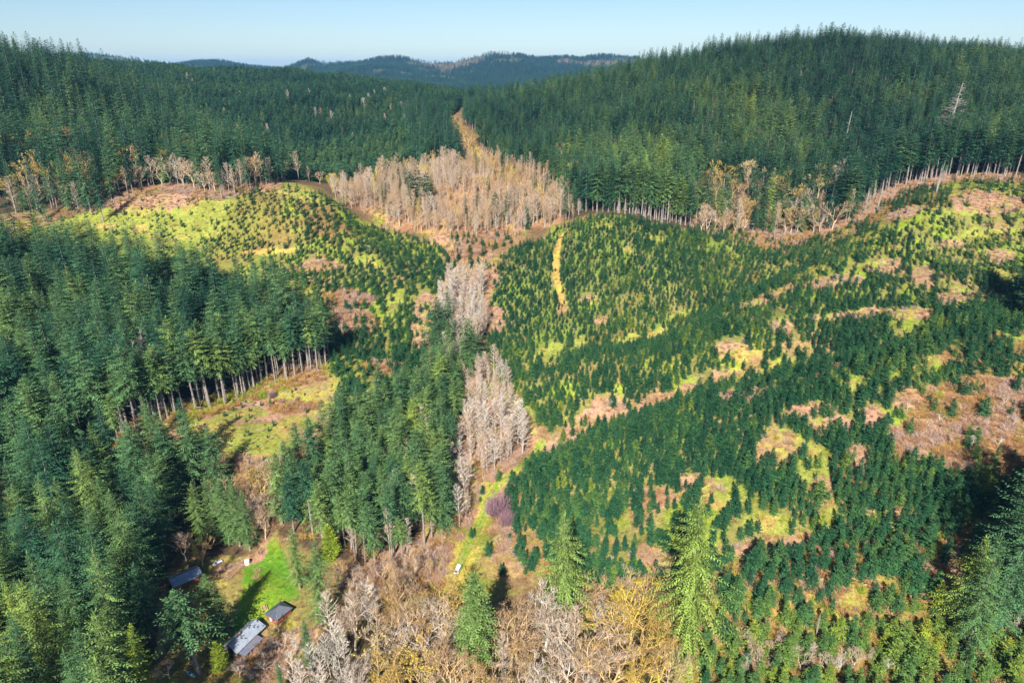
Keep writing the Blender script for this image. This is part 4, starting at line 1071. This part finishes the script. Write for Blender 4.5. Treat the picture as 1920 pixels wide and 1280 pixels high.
def scatter_object(name, pts, rots, scl, idx, tints, variants, label, cat):
    """one object of many plants: points carry turn, size, kind and tint; geometry nodes put a plant on each"""
    me = mesh_np(name, pts, attrs={'turn': ('FLOAT_VECTOR', rots), 'size': ('FLOAT_VECTOR', scl), 'sort': ('INT', idx), 'tint': ('FLOAT', tints)})
    o = link(name, me)
    o['kind'] = 'stuff'; o['label'] = label; o['category'] = cat
    g = bpy.data.node_groups.new(name, 'GeometryNodeTree'); g.is_modifier = True
    g.interface.new_socket('Geometry', in_out='INPUT', socket_type='NodeSocketGeometry')
    g.interface.new_socket('Geometry', in_out='OUTPUT', socket_type='NodeSocketGeometry')
    gi = g.nodes.new('NodeGroupInput'); go = g.nodes.new('NodeGroupOutput')
    inst = g.nodes.new('GeometryNodeInstanceOnPoints')
    jo = g.nodes.new('GeometryNodeJoinGeometry')
    for parts in reversed(variants):
        jv = g.nodes.new('GeometryNodeJoinGeometry'); ti = g.nodes.new('GeometryNodeGeometryToInstance')
        for p in parts:
            oi = g.nodes.new('GeometryNodeObjectInfo'); oi.transform_space = 'ORIGINAL'; oi.inputs['Object'].default_value = p
            g.links.new(oi.outputs['Geometry'], jv.inputs[0])
        g.links.new(jv.outputs[0], ti.inputs[0]); g.links.new(ti.outputs[0], jo.inputs[0])
    def attr(n, typ):
        a = g.nodes.new('GeometryNodeInputNamedAttribute'); a.data_type = typ; a.inputs['Name'].default_value = n
        return a.outputs['Attribute']
    g.links.new(gi.outputs[0], inst.inputs['Points']); g.links.new(jo.outputs[0], inst.inputs['Instance'])
    inst.inputs['Pick Instance'].default_value = True
    g.links.new(attr('sort', 'INT'), inst.inputs['Instance Index'])
    g.links.new(attr('turn', 'FLOAT_VECTOR'), inst.inputs['Rotation']); g.links.new(attr('size', 'FLOAT_VECTOR'), inst.inputs['Scale'])
    g.links.new(inst.outputs[0], go.inputs[0])
    md = o.modifiers.new('plants', 'NODES'); md.node_group = g
    return o

MASS = {'fir': ('conifer_forest', 'dense dark conifer forest covering the hills behind and around the valley', 'forest'),
        'young': ('young_conifer_plantation', 'rows of small dark green conifers planted over the cleared hillsides', 'plantation'),
        'alder': ('alder_grove', 'mass of leafless pinkish alders at the head of the valley', 'grove')}
for k, (nm, lab, cat) in MASS.items():
    ids = rest[k]
    if not ids: continue
    keys = sorted({ts[i]['v'] for i in ids})
    miss = [q for q in keys if q not in PROTO]
    ids = [i for i in ids if ts[i]['v'] in PROTO]; keys = [q for q in keys if q in PROTO]
    if miss: print('no prototype for', miss)
    pts = np.stack([xs[ids], ys[ids], zs_[ids]], -1)
    sc = np.array([[ts[i]['H'] / V[ts[i]['v']]['H'] * ts[i]['w']] * 2 + [ts[i]['H'] / V[ts[i]['v']]['H']] for i in ids])
    ro = np.array([[U(-.035, .035), U(-.035, .035), ts[i]['r']] for i in ids])
    scatter_object(nm, pts, ro, sc, [keys.index(ts[i]['v']) for i in ids], [ts[i]['t'] for i in ids], [PROTO[q] for q in keys], lab, cat)
    print(nm, len(ids))

# distant forest on the far mountains
r = np.random.default_rng(77)
n = 90000
fy = r.uniform(2300, 5250, n); fx = r.uniform(-.78, .42, n) * fy
fz = hfar(fx, fy)
cl = fbm(fx, fy, 420, 77, 3); cl2 = fbm(fx, fy, 300, 83, 3)
keep = ((cl < .22) & (cl2 < .30)) | (r.uniform(0, 1, n) < .1)
a_, b_, d_ = proj(fx, fy, fz); keep &= (a_ > -60) & (a_ < 1980) & (b_ < 175)
keep &= ~((a_ > 1200) & (b_ > 110))
fx, fy, fz = fx[keep], fy[keep], fz[keep]; m_ = len(fx)
fs_ = PROTO['fs']; ft_ = PROTO['ft']
hs = r.uniform(.9, 1.7, m_)
scatter_object('distant_forest', np.stack([fx, fy, fz - .5], -1), np.stack([np.zeros(m_), np.zeros(m_), r.uniform(0, 6.28, m_)], -1), np.stack([hs * 1.5, hs * 1.5, hs], -1),
               r.integers(0, 2, m_), r.uniform(.1, .4, m_), [fs_, ft_], 'blue green forest on the far mountain range at the horizon', 'forest')
print('distant', m_)

# low brush, ferns and bramble on the open ground
BR = [link('shrub', m_) for m_ in []]
def brush_points():
    X, Y, TT, HH = [], [], [], []
    def field(poly, d, tint, H, p, seed, sd=.12):
        x, y = scatter(poly, d, .48, seed)
        rr = np.random.default_rng(seed)
        m = clear(x, y, 3.4, lawn=True, sp=.5) & (rr.uniform(0, 1, x.shape) < p)
        x, y = x[m], y[m]
        a, b, d_ = proj(x, y, hz(x, y)); m = (a > -60) & (a < 1980) & (b < 1330)
        x, y = x[m], y[m]
        X.append(x); Y.append(y); TT.append(np.clip(rr.normal(tint, sd, x.shape) + fbm(x, y, 12, 151, 2) * .3, 0, 1)); HH.append(np.clip(rr.normal(H, H * .3, x.shape), H * .4, H * 1.9))
    s = 300
    for k, p in PATCH:
        s += 1
        if k == 'c': field(p, 2.6, .22, .9, .30, s, .15)
        if k == 't': field(p, 2.2, .22, 1.3, .75, s, .15)
        if k == 'r': field(p, 1.7, .35, 1.9, .95, s, .16)
        if k == 'g': field(p, 3.2, .85, .7, .45, s)
    field(Z['plant_right'], 3.4, .62, 1.2, .5, 401, .25)
    field(Z['plant_left'], 4.2, .45, 1.0, .4, 402, .2)
    field(Z['plant_low'], 2.4, .62, 2.0, .8, 403, .22)
    field(Z['brush_by_road'], 1.9, .30, 1.8, .95, 404, .16)
    field(Z['maples_front'], 3.0, .72, 1.6, .3, 405, .2)
    field(Z['mid_stand'], 2.6, .55, 1.6, .6, 423, .2)
    field(Z['alders_low'], 2.2, .35, 1.7, .85, 406, .18)
    field(Z['alders_creek'], 2.6, .3, 1.7, .8, 407, .15)
    field(np.array([P(*q) for q in [(830, 440), (960, 436), (960, 470), (930, 560), (915, 700), (1010, 830), (930, 930), (850, 1060), (700, 1110), (640, 1060), (790, 1010), (840, 800), (800, 700), (815, 560)]]), 2.6, .30, 1.5, .7, 420, .18)
    field(np.array([P(*q) for q in [(330, 1040), (460, 1046), (520, 1012), (600, 1050), (640, 1120), (560, 1240), (440, 1275), (330, 1275), (310, 1120)]]), 2.8, .62, .9, .55, 421, .2)
    field(np.array([P(*q) for q in [(380, 850), (520, 880), (525, 1000), (440, 1000)]]), 2.0, .42, 1.9, .8, 422, .2)
    field(Z['alders_up'], 3.6, .35, 1.7, .5, 408, .15)
    e = EDGE1
    poly = [(x + 4, y - 5) for x, y in e] + [(x - 6, y + 7) for x, y in e[::-1]]
    field(np.array(poly), 1.8, .62, 1.8, .9, 409, .2)
    for kk, (ea, eb) in enumerate([([(100, 408), (230, 374), (300, 352), (420, 367), (490, 352), (545, 336)], 9), ([(1300, 432), (1400, 442), (1520, 446), (1600, 416), (1690, 358), (1780, 340), (1920, 338)], 9)]):
        w = [P(*q) for q in ea]
        field(np.array([(x, y - eb) for x, y in w] + [(x, y + 16) for x, y in w[::-1]]), 2.0, .28, 1.9, .9, 411 + kk, .2)
    return map(np.concatenate, (X, Y, TT, HH))
bx, by, bt, bh = brush_points()
bzz = hz(bx, by) - .1
# the first of each kind of brush stands in the picture as a plant of its own; the mass repeats its shape
PROTOB = []
for j, key in enumerate(('ba', 'bb', 'bc', 'bs')):
    x, y = P(*[(700, 1085), (1790, 800), (990, 1060), (560, 735)][j])
    root = link('bare_shrub', None); root.location = (x, y, hz1(x, y) - .1)
    c = link('stems', V[key]['meshes'][0], root); c['tint'] = [.2, .3, .5, .1][j]
    root['label'] = ['low tan bare shrub in the tangle between house and van', 'low pinkish bare shrub in the red brush on the right', 'low brown bare shrub right of the van below the lime grass', 'heap of pale slash sticks near the right forest edge of the clearing'][j]
    root['category'] = 'shrub' if j < 3 else 'slash pile'
    if j == 3: root.name = 'slash_pile'; c.name = 'sticks'
    PROTOB.append([c])
nb_ = len(bx); sc = bh / 2.2
scatter_object('brush', np.stack([bx, by, bzz], -1), np.stack([np.zeros(nb_), np.zeros(nb_), rng.uniform(0, 6.28, nb_)], -1), np.stack([sc * 1.1, sc * 1.1, sc], -1), np.where(rng.uniform(0, 1, nb_) < .22, 3, rng.integers(0, 3, nb_)), bt, PROTOB,
               'low tan and reddish brush, fern and bramble over the open ground', 'brush')
print('brush', nb_)
# ------------------------------------------------------------------ man-made things
SCALE = {'long_house': .78, 'cabin': .72, 'shed': .78, 'van': .75, 'parked_car': .7}
def tagged(name, label, cat, loc, rz=0, group=None):
    o = link(name, None); o.location = loc; o.rotation_euler = (0, 0, rz); o['label'] = label; o['category'] = cat
    if name in SCALE: o.scale = [SCALE[name]] * 3
    if group: o['group'] = group
    return o
def ground_at(a, b, up=0):
    x, y = P(a, b); return (x, y, hz1(x, y) + up)

def metal_roof(name, c, dirt=(.25, .24, .22)):
    m, nt, b = newmat(name, .42)
    tc = N(nt, 'ShaderNodeTexCoord'); w = N(nt, 'ShaderNodeTexWave'); w.bands_direction = 'Y'; w.inputs['Scale'].default_value = 2.2; w.inputs['Distortion'].default_value = 0
    nt.links.new(tc.outputs['Object'], w.inputs['Vector'])
    n = noise(nt, .8, 5, .7); r = ramp(nt, [(.35, tuple(v * .72 for v in c)), (.6, c)])
    nt.links.new(n.outputs['Fac'], r.inputs['Fac']); nt.links.new(r.outputs['Color'], b.inputs['Base Color'])
    bp = N(nt, 'ShaderNodeBump'); bp.inputs['Strength'].default_value = .6; bp.inputs['Distance'].default_value = .05
    nt.links.new(w.outputs['Fac'], bp.inputs['Height']); nt.links.new(bp.outputs[0], b.inputs['Normal'])
    b.inputs['Metallic'].default_value = .15
    return m
RM1 = metal_roof('grey_metal_roof', (.32, .37, .44)); RM2 = metal_roof('dark_shingle_roof', (.10, .115, .15)); RM3 = metal_roof('blue_metal_roof', (.34, .42, .52))
WRED = plain('red_brown_boards', (.30, .095, .05), .8, .25); WDK = plain('dark_boards', (.12, .085, .065), .85, .3); WWH = plain('white_paint', (.72, .72, .70), .6)
GLS = plain('window_glass', (.03, .04, .05), .1); WOOD = plain('light_wood', (.45, .30, .17), .8, .25)

def gable(mb, w, l, h0, h1, th=.14, ov=.45):
    """gable roof, ridge along Y: two slabs with thickness"""
    for s in (-1, 1):
        x1 = s * (w / 2 + ov); k = (h1 - h0) / (w / 2); ze = h0 - ov * k
        y0, y1 = -l / 2 - ov, l / 2 + ov
        mb.add([(s * .003, y0, h1), (x1, y0, ze), (x1, y1, ze), (s * .003, y1, h1), (s * .003, y0, h1 + th), (x1, y0, ze + th), (x1, y1, ze + th), (s * .003, y1, h1 + th)],
               [(0, 1, 2, 3), (4, 5, 6, 7), (0, 1, 5, 4), (1, 2, 6, 5), (2, 3, 7, 6), (3, 0, 4, 7)])
def walls(mb, w, l, h0, h1):
    a, b = w / 2, l / 2
    mb.add([(-a, -b, -1), (a, -b, -1), (a, b, -1), (-a, b, -1), (-a, -b, h0), (a, -b, h0), (a, b, h0), (-a, b, h0), (0, -b, h1), (0, b, h1)],
           [(0, 1, 5, 8, 4), (2, 3, 7, 9, 6), (1, 2, 6, 5), (3, 0, 4, 7)])
def bx(mat, root, name, *a):
    m = MB(); m.box(*a); return link(name, m.mesh(name, mat), root)

# long house with a lower lean-to roof
h = tagged('long_house', 'long house with grey metal gable roof and a lower lean-to roof at the lawn edge', 'house', ground_at(459, 1204), R(-24))
m = MB(); walls(m, 6.4, 13, 3.0, 5.0); link('wall', m.mesh('house_wall', WDK), h)
m = MB(); gable(m, 6.4, 13, 3.0, 5.0); rf = link('roof', m.mesh('house_roof', RM1), h)
m = MB(); m.box(-.35, .35, -2.0, -1.3, 4.3, 5.9); m.box(-.42, .42, -2.07, -1.23, 5.9, 6.0); link('chimney', m.mesh('house_chimney', plain('brick', (.30, .14, .10), .9)), rf)
m = MB(); m.add([(3.3, -6.2, 2.35), (6.2, -6.2, 1.75), (6.2, 3.0, 1.75), (3.3, 3.0, 2.35), (3.3, -6.2, 2.47), (6.2, -6.2, 1.87), (6.2, 3.0, 1.87), (3.3, 3.0, 2.47)],
                [(0, 3, 2, 1), (4, 5, 6, 7), (0, 1, 5, 4), (1, 2, 6, 5), (2, 3, 7, 6), (3, 0, 4, 7)])
lt = link('lean_to_roof', m.mesh('lean_to_roof', metal_roof('purple_grey_metal_roof', (.20, .21, .28))), h)
for yy in (-6, -3, 0, 2.8): bx(WOOD, h, 'post', 5.95, 6.1, yy - .08, yy + .08, -1, 1.76)
m = MB(); a = 1.5
m.add([(1.0, 4.2, 4.62), (4.2, 4.2, 3.2), (4.2, 6.9, 3.2), (1.0, 6.9, 4.62), (1.0, 4.2, 4.76), (4.2, 4.2, 3.34), (4.2, 6.9, 3.34), (1.0, 6.9, 4.76)], [(0, 3, 2, 1), (4, 5, 6, 7), (0, 1, 5, 4), (1, 2, 6, 5), (2, 3, 7, 6), (3, 0, 4, 7)])
link('porch_roof', m.mesh('porch_roof', RM1), h)
bx(WWH, h, 'door', -.5, .5, -6.56, -6.503, 0, 2.1)
for s in (-1, 1):
    f = bx(WWH, h, 'window', s * 2 - .6, s * 2 + .6, -6.56, -6.503, 1.0, 2.2); bx(GLS, f, 'pane', s * 2 - .5, s * 2 + .5, -6.59, -6.563, 1.1, 2.1)
for yy in (-4, 0, 4):
    f = bx(WWH, h, 'window', 3.203, 3.26, yy - .7, yy + .7, 1.0, 2.2); bx(GLS, f, 'pane', 3.262, 3.29, yy - .6, yy + .6, 1.1, 2.1)

# small red brown cabin with hip roof
h = tagged('cabin', 'small red brown cabin with dark hipped roof at the lower right of the lawn', 'cabin', ground_at(524, 1154), R(-32))
w, l, e = 3.1, 3.7, .55
m = MB(); m.add([(-w, -l, -1), (w, -l, -1), (w, l, -1), (-w, l, -1), (-w, -l, 2.7), (w, -l, 2.7), (w, l, 2.7), (-w, l, 2.7)], [(0, 1, 5, 4), (1, 2, 6, 5), (2, 3, 7, 6), (3, 0, 4, 7)]); link('wall', m.mesh('cabin_wall', WRED), h)
m = MB(); W, L = w + e, l + e
m.add([(-W, -L, 2.6), (W, -L, 2.6), (W, L, 2.6), (-W, L, 2.6), (-W, -L, 2.72), (W, -L, 2.72), (W, L, 2.72), (-W, L, 2.72), (0, -.7, 4.9), (0, .7, 4.9)],
      [(0, 3, 2, 1), (0, 1, 5, 4), (1, 2, 6, 5), (2, 3, 7, 6), (3, 0, 4, 7), (4, 5, 8), (5, 6, 9, 8), (6, 7, 9), (7, 4, 8, 9)]); link('roof', m.mesh('cabin_roof', RM2), h)
bx(WWH, h, 'door', -1.2, -.2, -3.76, -3.703, 0, 2.0)
f = bx(WWH, h, 'window', .7, 2.1, -3.76, -3.703, .9, 2.1); bx(GLS, f, 'pane', .8, 2.0, -3.79, -3.763, 1.0, 2.0)
f = bx(WWH, h, 'window', -3.16, -3.103, -1.4, .2, .9, 2.1); bx(GLS, f, 'pane', -3.19, -3.163, -1.3, .1, 1.0, 2.0)

# blue grey shed half under the firs
h = tagged('shed', 'long shed with pale blue grey metal roof half hidden by firs', 'shed', ground_at(349, 1090), R(-48))
m = MB(); walls(m, 6.6, 10.5, 2.8, 4.2); link('wall', m.mesh('shed_wall', WRED), h)
m = MB(); gable(m, 6.6, 10.5, 2.8, 4.2); link('roof', m.mesh('shed_roof', RM3), h)
bx(WDK, h, 'door', 3.303, 3.36, -2.2, 1.2, 0, 2.3)

# white van on the road
va, vb = P(853, 1081), P(864, 1059)
ang = math.atan2(vb[1] - va[1], vb[0] - va[0])
h = tagged('van', 'white van parked on the grass road at the valley bottom', 'van', ground_at(858.5, 1071, .02), ang - R(90))
PAINT = plain('white_car_paint', (.80, .81, .83), .25, .03); TYRE = plain('tyre_rubber', (.02, .02, .02), .9); RIM = plain('wheel_rim', (.45, .45, .46), .35)
m = MB()
prof = [(-2.45, .45), (-2.5, .9), (-2.3, 1.15), (-1.55, 1.98), (-1.3, 2.05), (2.2, 2.08), (2.4, 1.95), (2.48, 1.0), (2.48, .45)]     # side view, nose towards -Y
def sect(wid):
    return [(s * wid * (1 if z < 1.2 else .90), y, z) for s in (-1, 1) for (y, z) in prof]
n = len(prof); pts = sect(.95); m.add(pts, [tuple(range(n)), tuple(range(2 * n - 1, n - 1, -1))] + [(i, i + n, (i + 1) % n + n, (i + 1) % n) for i in range(n)])
body = link('body', m.mesh('van_body', PAINT), h)
bv = body.modifiers.new('bevel', 'BEVEL'); bv.width = .07; bv.segments = 2
m = MB(); m.add([(-.78, -2.29, 1.22), (.78, -2.29, 1.22), (.74, -1.62, 1.96), (-.74, -1.62, 1.96)], [(0, 1, 2, 3)]); ws = link('windscreen', m.mesh('windscreen', GLS), h); ws.location = (0, -.03, .02)
for s in (-1, 1):
    for (y0, y1) in ((-1.5, -.55), (-.4, .85), (1.0, 2.15)):
        m = MB(); x0, x1 = s * .955, s * .885
        m.add([(x0, y0, 1.25), (x0, y1, 1.25), (x1, y1, 1.85), (x1, y0 + (.3 if y0 < -1 else 0), 1.85)], [(0, 1, 2, 3)]); link('side_window', m.mesh('side_window', GLS), h)
    bx(WWH, h, 'headlight', s * .75 - .14, s * .75 + .14, -2.53, -2.44, .75, .92)
    for yy in (-1.5, 1.5):
        m = MB(); m.tube([Vector((s * .78, yy, .34)), Vector((s * 1.0, yy, .34))], [.34, .34], 14); m.f.append(tuple(range(13, -1, -1))); wl = link('wheel', m.mesh('wheel', TYRE), h)
        m = MB(); m.tube([Vector((s * .99, yy, .34)), Vector((s * 1.01, yy, .34))], [.2, .18], 12); link('rim', m.mesh('rim', RIM), wl)
bx(plain('black_bumper', (.03, .03, .03), .6), h, 'bumper', -.93, .93, -2.62, -2.51, .35, .6)
bx(GLS, h, 'rear_window', -.7, .7, 2.485, 2.50, 1.2, 1.8)

# white car under the trees above the shed
h = tagged('parked_car', 'white car parked under a bare tree above the shed roof', 'car', ground_at(408, 1057, .02), R(-35))
m = MB(); prof = [(-2.1, .35), (-2.15, .75), (-1.0, .92), (-.4, 1.4), (1.0, 1.42), (1.7, .95), (2.1, .9), (2.15, .35)]
n = len(prof); pts = [(s * .85 * (1 if z < 1 else .85), y, z) for s in (-1, 1) for (y, z) in prof]; m.add(pts, [tuple(range(n)), tuple(range(2 * n - 1, n - 1, -1))] + [(i, i + n, (i + 1) % n + n, (i + 1) % n) for i in range(n)])
link('body', m.mesh('car_body', PAINT), h)
m = MB(); m.add([(-.7, -.97, .97), (.7, -.97, .97), (.62, -.43, 1.39), (-.62, -.43, 1.39)], [(0, 1, 2, 3)]); g_ = link('windscreen', m.mesh('car_windscreen', GLS), h); g_.location = (0, -.02, .02)
for s in (-1, 1):
    for yy in (-1.3, 1.3):
        m = MB(); m.tube([Vector((s * .68, yy, .31)), Vector((s * .9, yy, .31))], [.31, .31], 12); link('wheel', m.mesh('wheel', TYRE), h)

# small things about the homestead
def lathe(name, mat, root, prof, n=14, ax='z'):
    m = MB(); rings = [[Vector((r * math.cos(2 * math.pi * k / n), r * math.sin(2 * math.pi * k / n), z)) for k in range(n)] for r, z in prof]
    for i in range(len(rings) - 1):
        m.add(rings[i] + rings[i + 1], [(k, (k + 1) % n, n + (k + 1) % n, n + k) for k in range(n)])
    o = link(name, m.mesh(name, mat), root); 
    return o
h = tagged('water_tank', 'small white tank at the upper edge of the lawn by the dirt drive', 'tank', ground_at(464, 1056))
lathe('tank_shell', WWH, h, [(.02, 0), (.8, 0), (.8, 1.3), (.6, 1.55), (.2, 1.65), (.02, 1.66)]); lathe('lid', WOOD, h, [(.02, 1.67), (.22, 1.67), (.22, 1.74), (.02, 1.74)])
def picnic(loc, rz, label):
    h = tagged('picnic_table', label, 'table', loc, rz)
    m = MB(); [m.box(-.38 + k * .19, -.21 + k * .19, -.95, .95, .72, .77) for k in range(4)]; link('tabletop', m.mesh('tabletop', WOOD), h)
    for s in (-1, 1):
        m = MB(); m.box(s * .72 - .14, s * .72 + .14, -.95, .95, .43, .48); link('bench', m.mesh('bench', WOOD), h)
        m = MB(); m.box(-.75, .75, s * .7 - .05, s * .7 + .05, .33, .42); m.box(-.5, -.4, s * .7 - .05, s * .7 + .05, 0, .33); m.box(.4, .5, s * .7 - .05, s * .7 + .05, 0, .33); m.box(-.3, .3, s * .7 - .05, s * .7 + .05, .42, .715); link('trestle', m.mesh('trestle', WOOD), h)
picnic(ground_at(496, 1141), .5, 'small wooden picnic table on the green lawn beside the cabin')
h = tagged('kayak', 'pale blue kayak lying on the dry grass at the foot of a tall fir', 'kayak', ground_at(357, 1264, .05), R(60))
m = MB(); n = 10; st = []
for i in range(9):
    y = -2.1 + i * .525; k = max(.04, 1 - (abs(y) / 2.15) ** 2.2); st.append([Vector((.42 * k * math.cos(2 * math.pi * j / n), y, .26 + .22 * k * math.sin(2 * math.pi * j / n) + .07 * (abs(y) / 2.1) ** 2)) for j in range(n)])
for i in range(8): m.add(st[i] + st[i + 1], [(j, (j + 1) % n, n + (j + 1) % n, n + j) for j in range(n)])
link('hull', m.mesh('kayak_hull', plain('pale_blue_plastic', (.42, .66, .82), .35)), h)
m = MB(); m.add([(.24 * math.cos(a * .52), .5 * math.sin(a * .52), .49) for a in range(12)], [tuple(range(12))]); link('cockpit', m.mesh('cockpit', TYRE), h)
for k, (a, b) in enumerate([(355, 1221), (365, 1221)]):
    h = tagged('lawn_chair', ['white lawn chair nearer the trunk in the small dry yard', 'white lawn chair nearer the cedar in the small dry yard'][k], 'chair', ground_at(a, b), .6 + k)
    bx(WWH, h, 'seat', -.3, .3, -.3, .3, .38, .43)
    m = MB(); m.add([(-.3, .3, .40), (.3, .3, .40), (.3, .52, 1.0), (-.3, .52, 1.0), (-.3, .35, .40), (.3, .35, .40), (.3, .57, 1.0), (-.3, .57, 1.0)], [(0, 1, 2, 3), (4, 7, 6, 5), (0, 4, 5, 1), (1, 5, 6, 2), (2, 6, 7, 3), (3, 7, 4, 0)]); link('backrest', m.mesh('backrest', WWH), h)
    for sx in (-1, 1):
        for sy in (-1, 1): bx(WWH, h, 'leg', sx * .25 - .03, sx * .25 + .03, sy * .24 - .03, sy * .24 + .03, 0, .378)
h = tagged('fire_pit', 'round dark fire pit in the small dry yard below the white chairs', 'fire pit', ground_at(361, 1238))
lathe('ring', plain('dark_iron', (.05, .05, .06), .6), h, [(.62, 0), (.7, 0), (.7, .4), (.62, .4), (.62, .1)], 16); lathe('ash_bed', plain('ash', (.12, .11, .10), 1), h, [(.02, .12), (.6, .10)], 16)
# post with a white box near the cabin
h = tagged('yard_post', 'thin pale post with a white box at its foot in front of the cabin', 'post', ground_at(523, 1180))
m = MB(); m.tube([Vector((0, 0, -.2)), Vector((0, 0, 5.5))], [.09, .07], 8); link('pole', m.mesh('pole', M['dead']), h); bx(WWH, h, 'box', -.25, .25, -.42, -.1, 0, .9)
for k, (a, b) in enumerate([(483, 1071), (481, 1083)]):
    h = tagged('lawn_shrub', ['upper brown shrub on the bright green lawn', 'lower brown shrub on the bright green lawn'][k], 'shrub', ground_at(a, b, -.05)); h.scale = (.75, .75, .75)
    c = link('stems', V['bb']['meshes'][0], h); c['tint'] = .3

# fallen logs in the clearing
LOGS = [((960, 420), (1070, 470)), ((1030, 425), (1150, 470)), ((830, 535), (905, 541)), ((580, 615), (690, 690)), ((450, 632), (545, 640)), ((500, 750), (590, 792)), ((700, 710), (885, 822)), ((780, 640), (815, 605)), ((1530, 315), (1585, 347)),
        ((1010, 810), (1048, 838)), ((1100, 665), (1155, 671)), ((940, 412), (980, 350)), ((1300, 335), (1420, 382)), ((1650, 300), (1740, 352)), ((880, 470), (960, 480)), ((760, 740), (820, 770)), ((1060, 930), (1110, 935))]
DESC = ['long pale log at the top of clearing, left of the pair', 'long pale log at the top of clearing, right of the pair', 'short pale log lying level in the middle left of clearing', 'long thin log slanting down at the left of clearing', 'pale log lying level near the left forest edge',
        'thin pale log at the lower left rim of clearing', 'longest thin log across the lower half of the clearing', 'short log tilted up to the right in the clearing', 'pale log by the upper right forest edge', 'stubby log on the lime grass of the clearing', 'short level log on the brightest grass',
        'short dark log tilted up against the forest edge', 'grey log along the top forest edge, right half', 'log at the top right corner of the clearing', 'faint log below the pair at the top of clearing', 'small log slanting down left of the brightest grass', 'pale log at the lower tip of the clearing']
for (a, b), d in zip(LOGS, DESC):
    pa, pb = [ground_at(240 + u / 4.571, 660 + v / 4.571, .18) for u, v in (a, b)]
    va, vb = Vector(pa), Vector(pb); mid = (va + vb) / 2
    o = tagged('fallen_log', d, 'log', mid, 0, 'fallen logs in the clearing')
    m = MB(); m.tube([va - mid, Vector((U(-.2, .2), U(-.2, .2), .03)), vb - mid], [.19, .16, .1], 7); lg = link('stem', m.mesh('stem', M['dead']), o)
    m = MB(); m.twig(Vector((0, 0, .1)), Vector((U(-.6, .6), U(-.6, .6), .9)), .12); m.twig((vb - mid) * .5, (vb - mid) * .5 + Vector((U(-.6, .6), U(-.6, .6), .7)), .1); link('branch_stub', m.mesh('branch_stub', M['dead']), o)

# ------------------------------------------------------------------ light and sky
ELEV = 38.0
TRAVEL = Vector((.18, 1.0, 0)).normalized()           # shadows fall away from the camera, a little right
w = bpy.data.worlds.new('World'); S.world = w; w.use_nodes = True
nt = w.node_tree; bg = nt.nodes['Background']
sky = nt.nodes.new('ShaderNodeTexSky'); sky.sky_type = 'NISHITA'; sky.sun_disc = False
sky.sun_elevation = R(ELEV); sky.altitude = 600; sky.air_density = 1.0; sky.dust_density = .5; sky.ozone_density = 4.5
to_sun = -TRAVEL
sky.sun_rotation = math.atan2(to_sun.x, to_sun.y)
nt.links.new(sky.outputs[0], bg.inputs['Color']); bg.inputs['Strength'].default_value = .056
sd = bpy.data.lights.new('sun', 'SUN'); sd.energy = 5.0; sd.angle = R(.5); sd.color = (1.0, .94, .84)
so = link('sun', sd)
ldir = Vector((TRAVEL.x * math.cos(R(ELEV)), TRAVEL.y * math.cos(R(ELEV)), -math.sin(R(ELEV))))
so.rotation_euler = ldir.to_track_quat('-Z', 'Y').to_euler()
so.location = (0, -50, 400)

# the air: pale blue haze that far hills fade into
m = bpy.data.materials.new('haze'); m.use_nodes = True; nt = m.node_tree
for n_ in list(nt.nodes):
    if n_.type != 'OUTPUT_MATERIAL': nt.nodes.remove(n_)
pv = nt.nodes.new('ShaderNodeVolumePrincipled'); pv.inputs['Color'].default_value = (.22, .54, 1.0, 1); pv.inputs['Density'].default_value = .5e-4; pv.inputs['Anisotropy'].default_value = 0
nt.links.new(pv.outputs[0], nt.nodes['Material Output'].inputs['Volume'])
hb = MB(); hb.box(-20600, 20600, -400, 16400, -14, 330)
hzo = link('haze', hb.mesh('haze', m)); hzo['kind'] = 'stuff'

S.view_settings.view_transform = 'Standard'; S.view_settings.look = 'None'; S.view_settings.exposure = 1.1; S.view_settings.gamma = 1.0
S.render.engine = 'CYCLES'
cy = S.cycles
cy.max_bounces = 4; cy.diffuse_bounces = 1; cy.glossy_bounces = 1; cy.transmission_bounces = 1; cy.transparent_max_bounces = 2; cy.volume_bounces = 0
print('objects', len(bpy.data.objects))
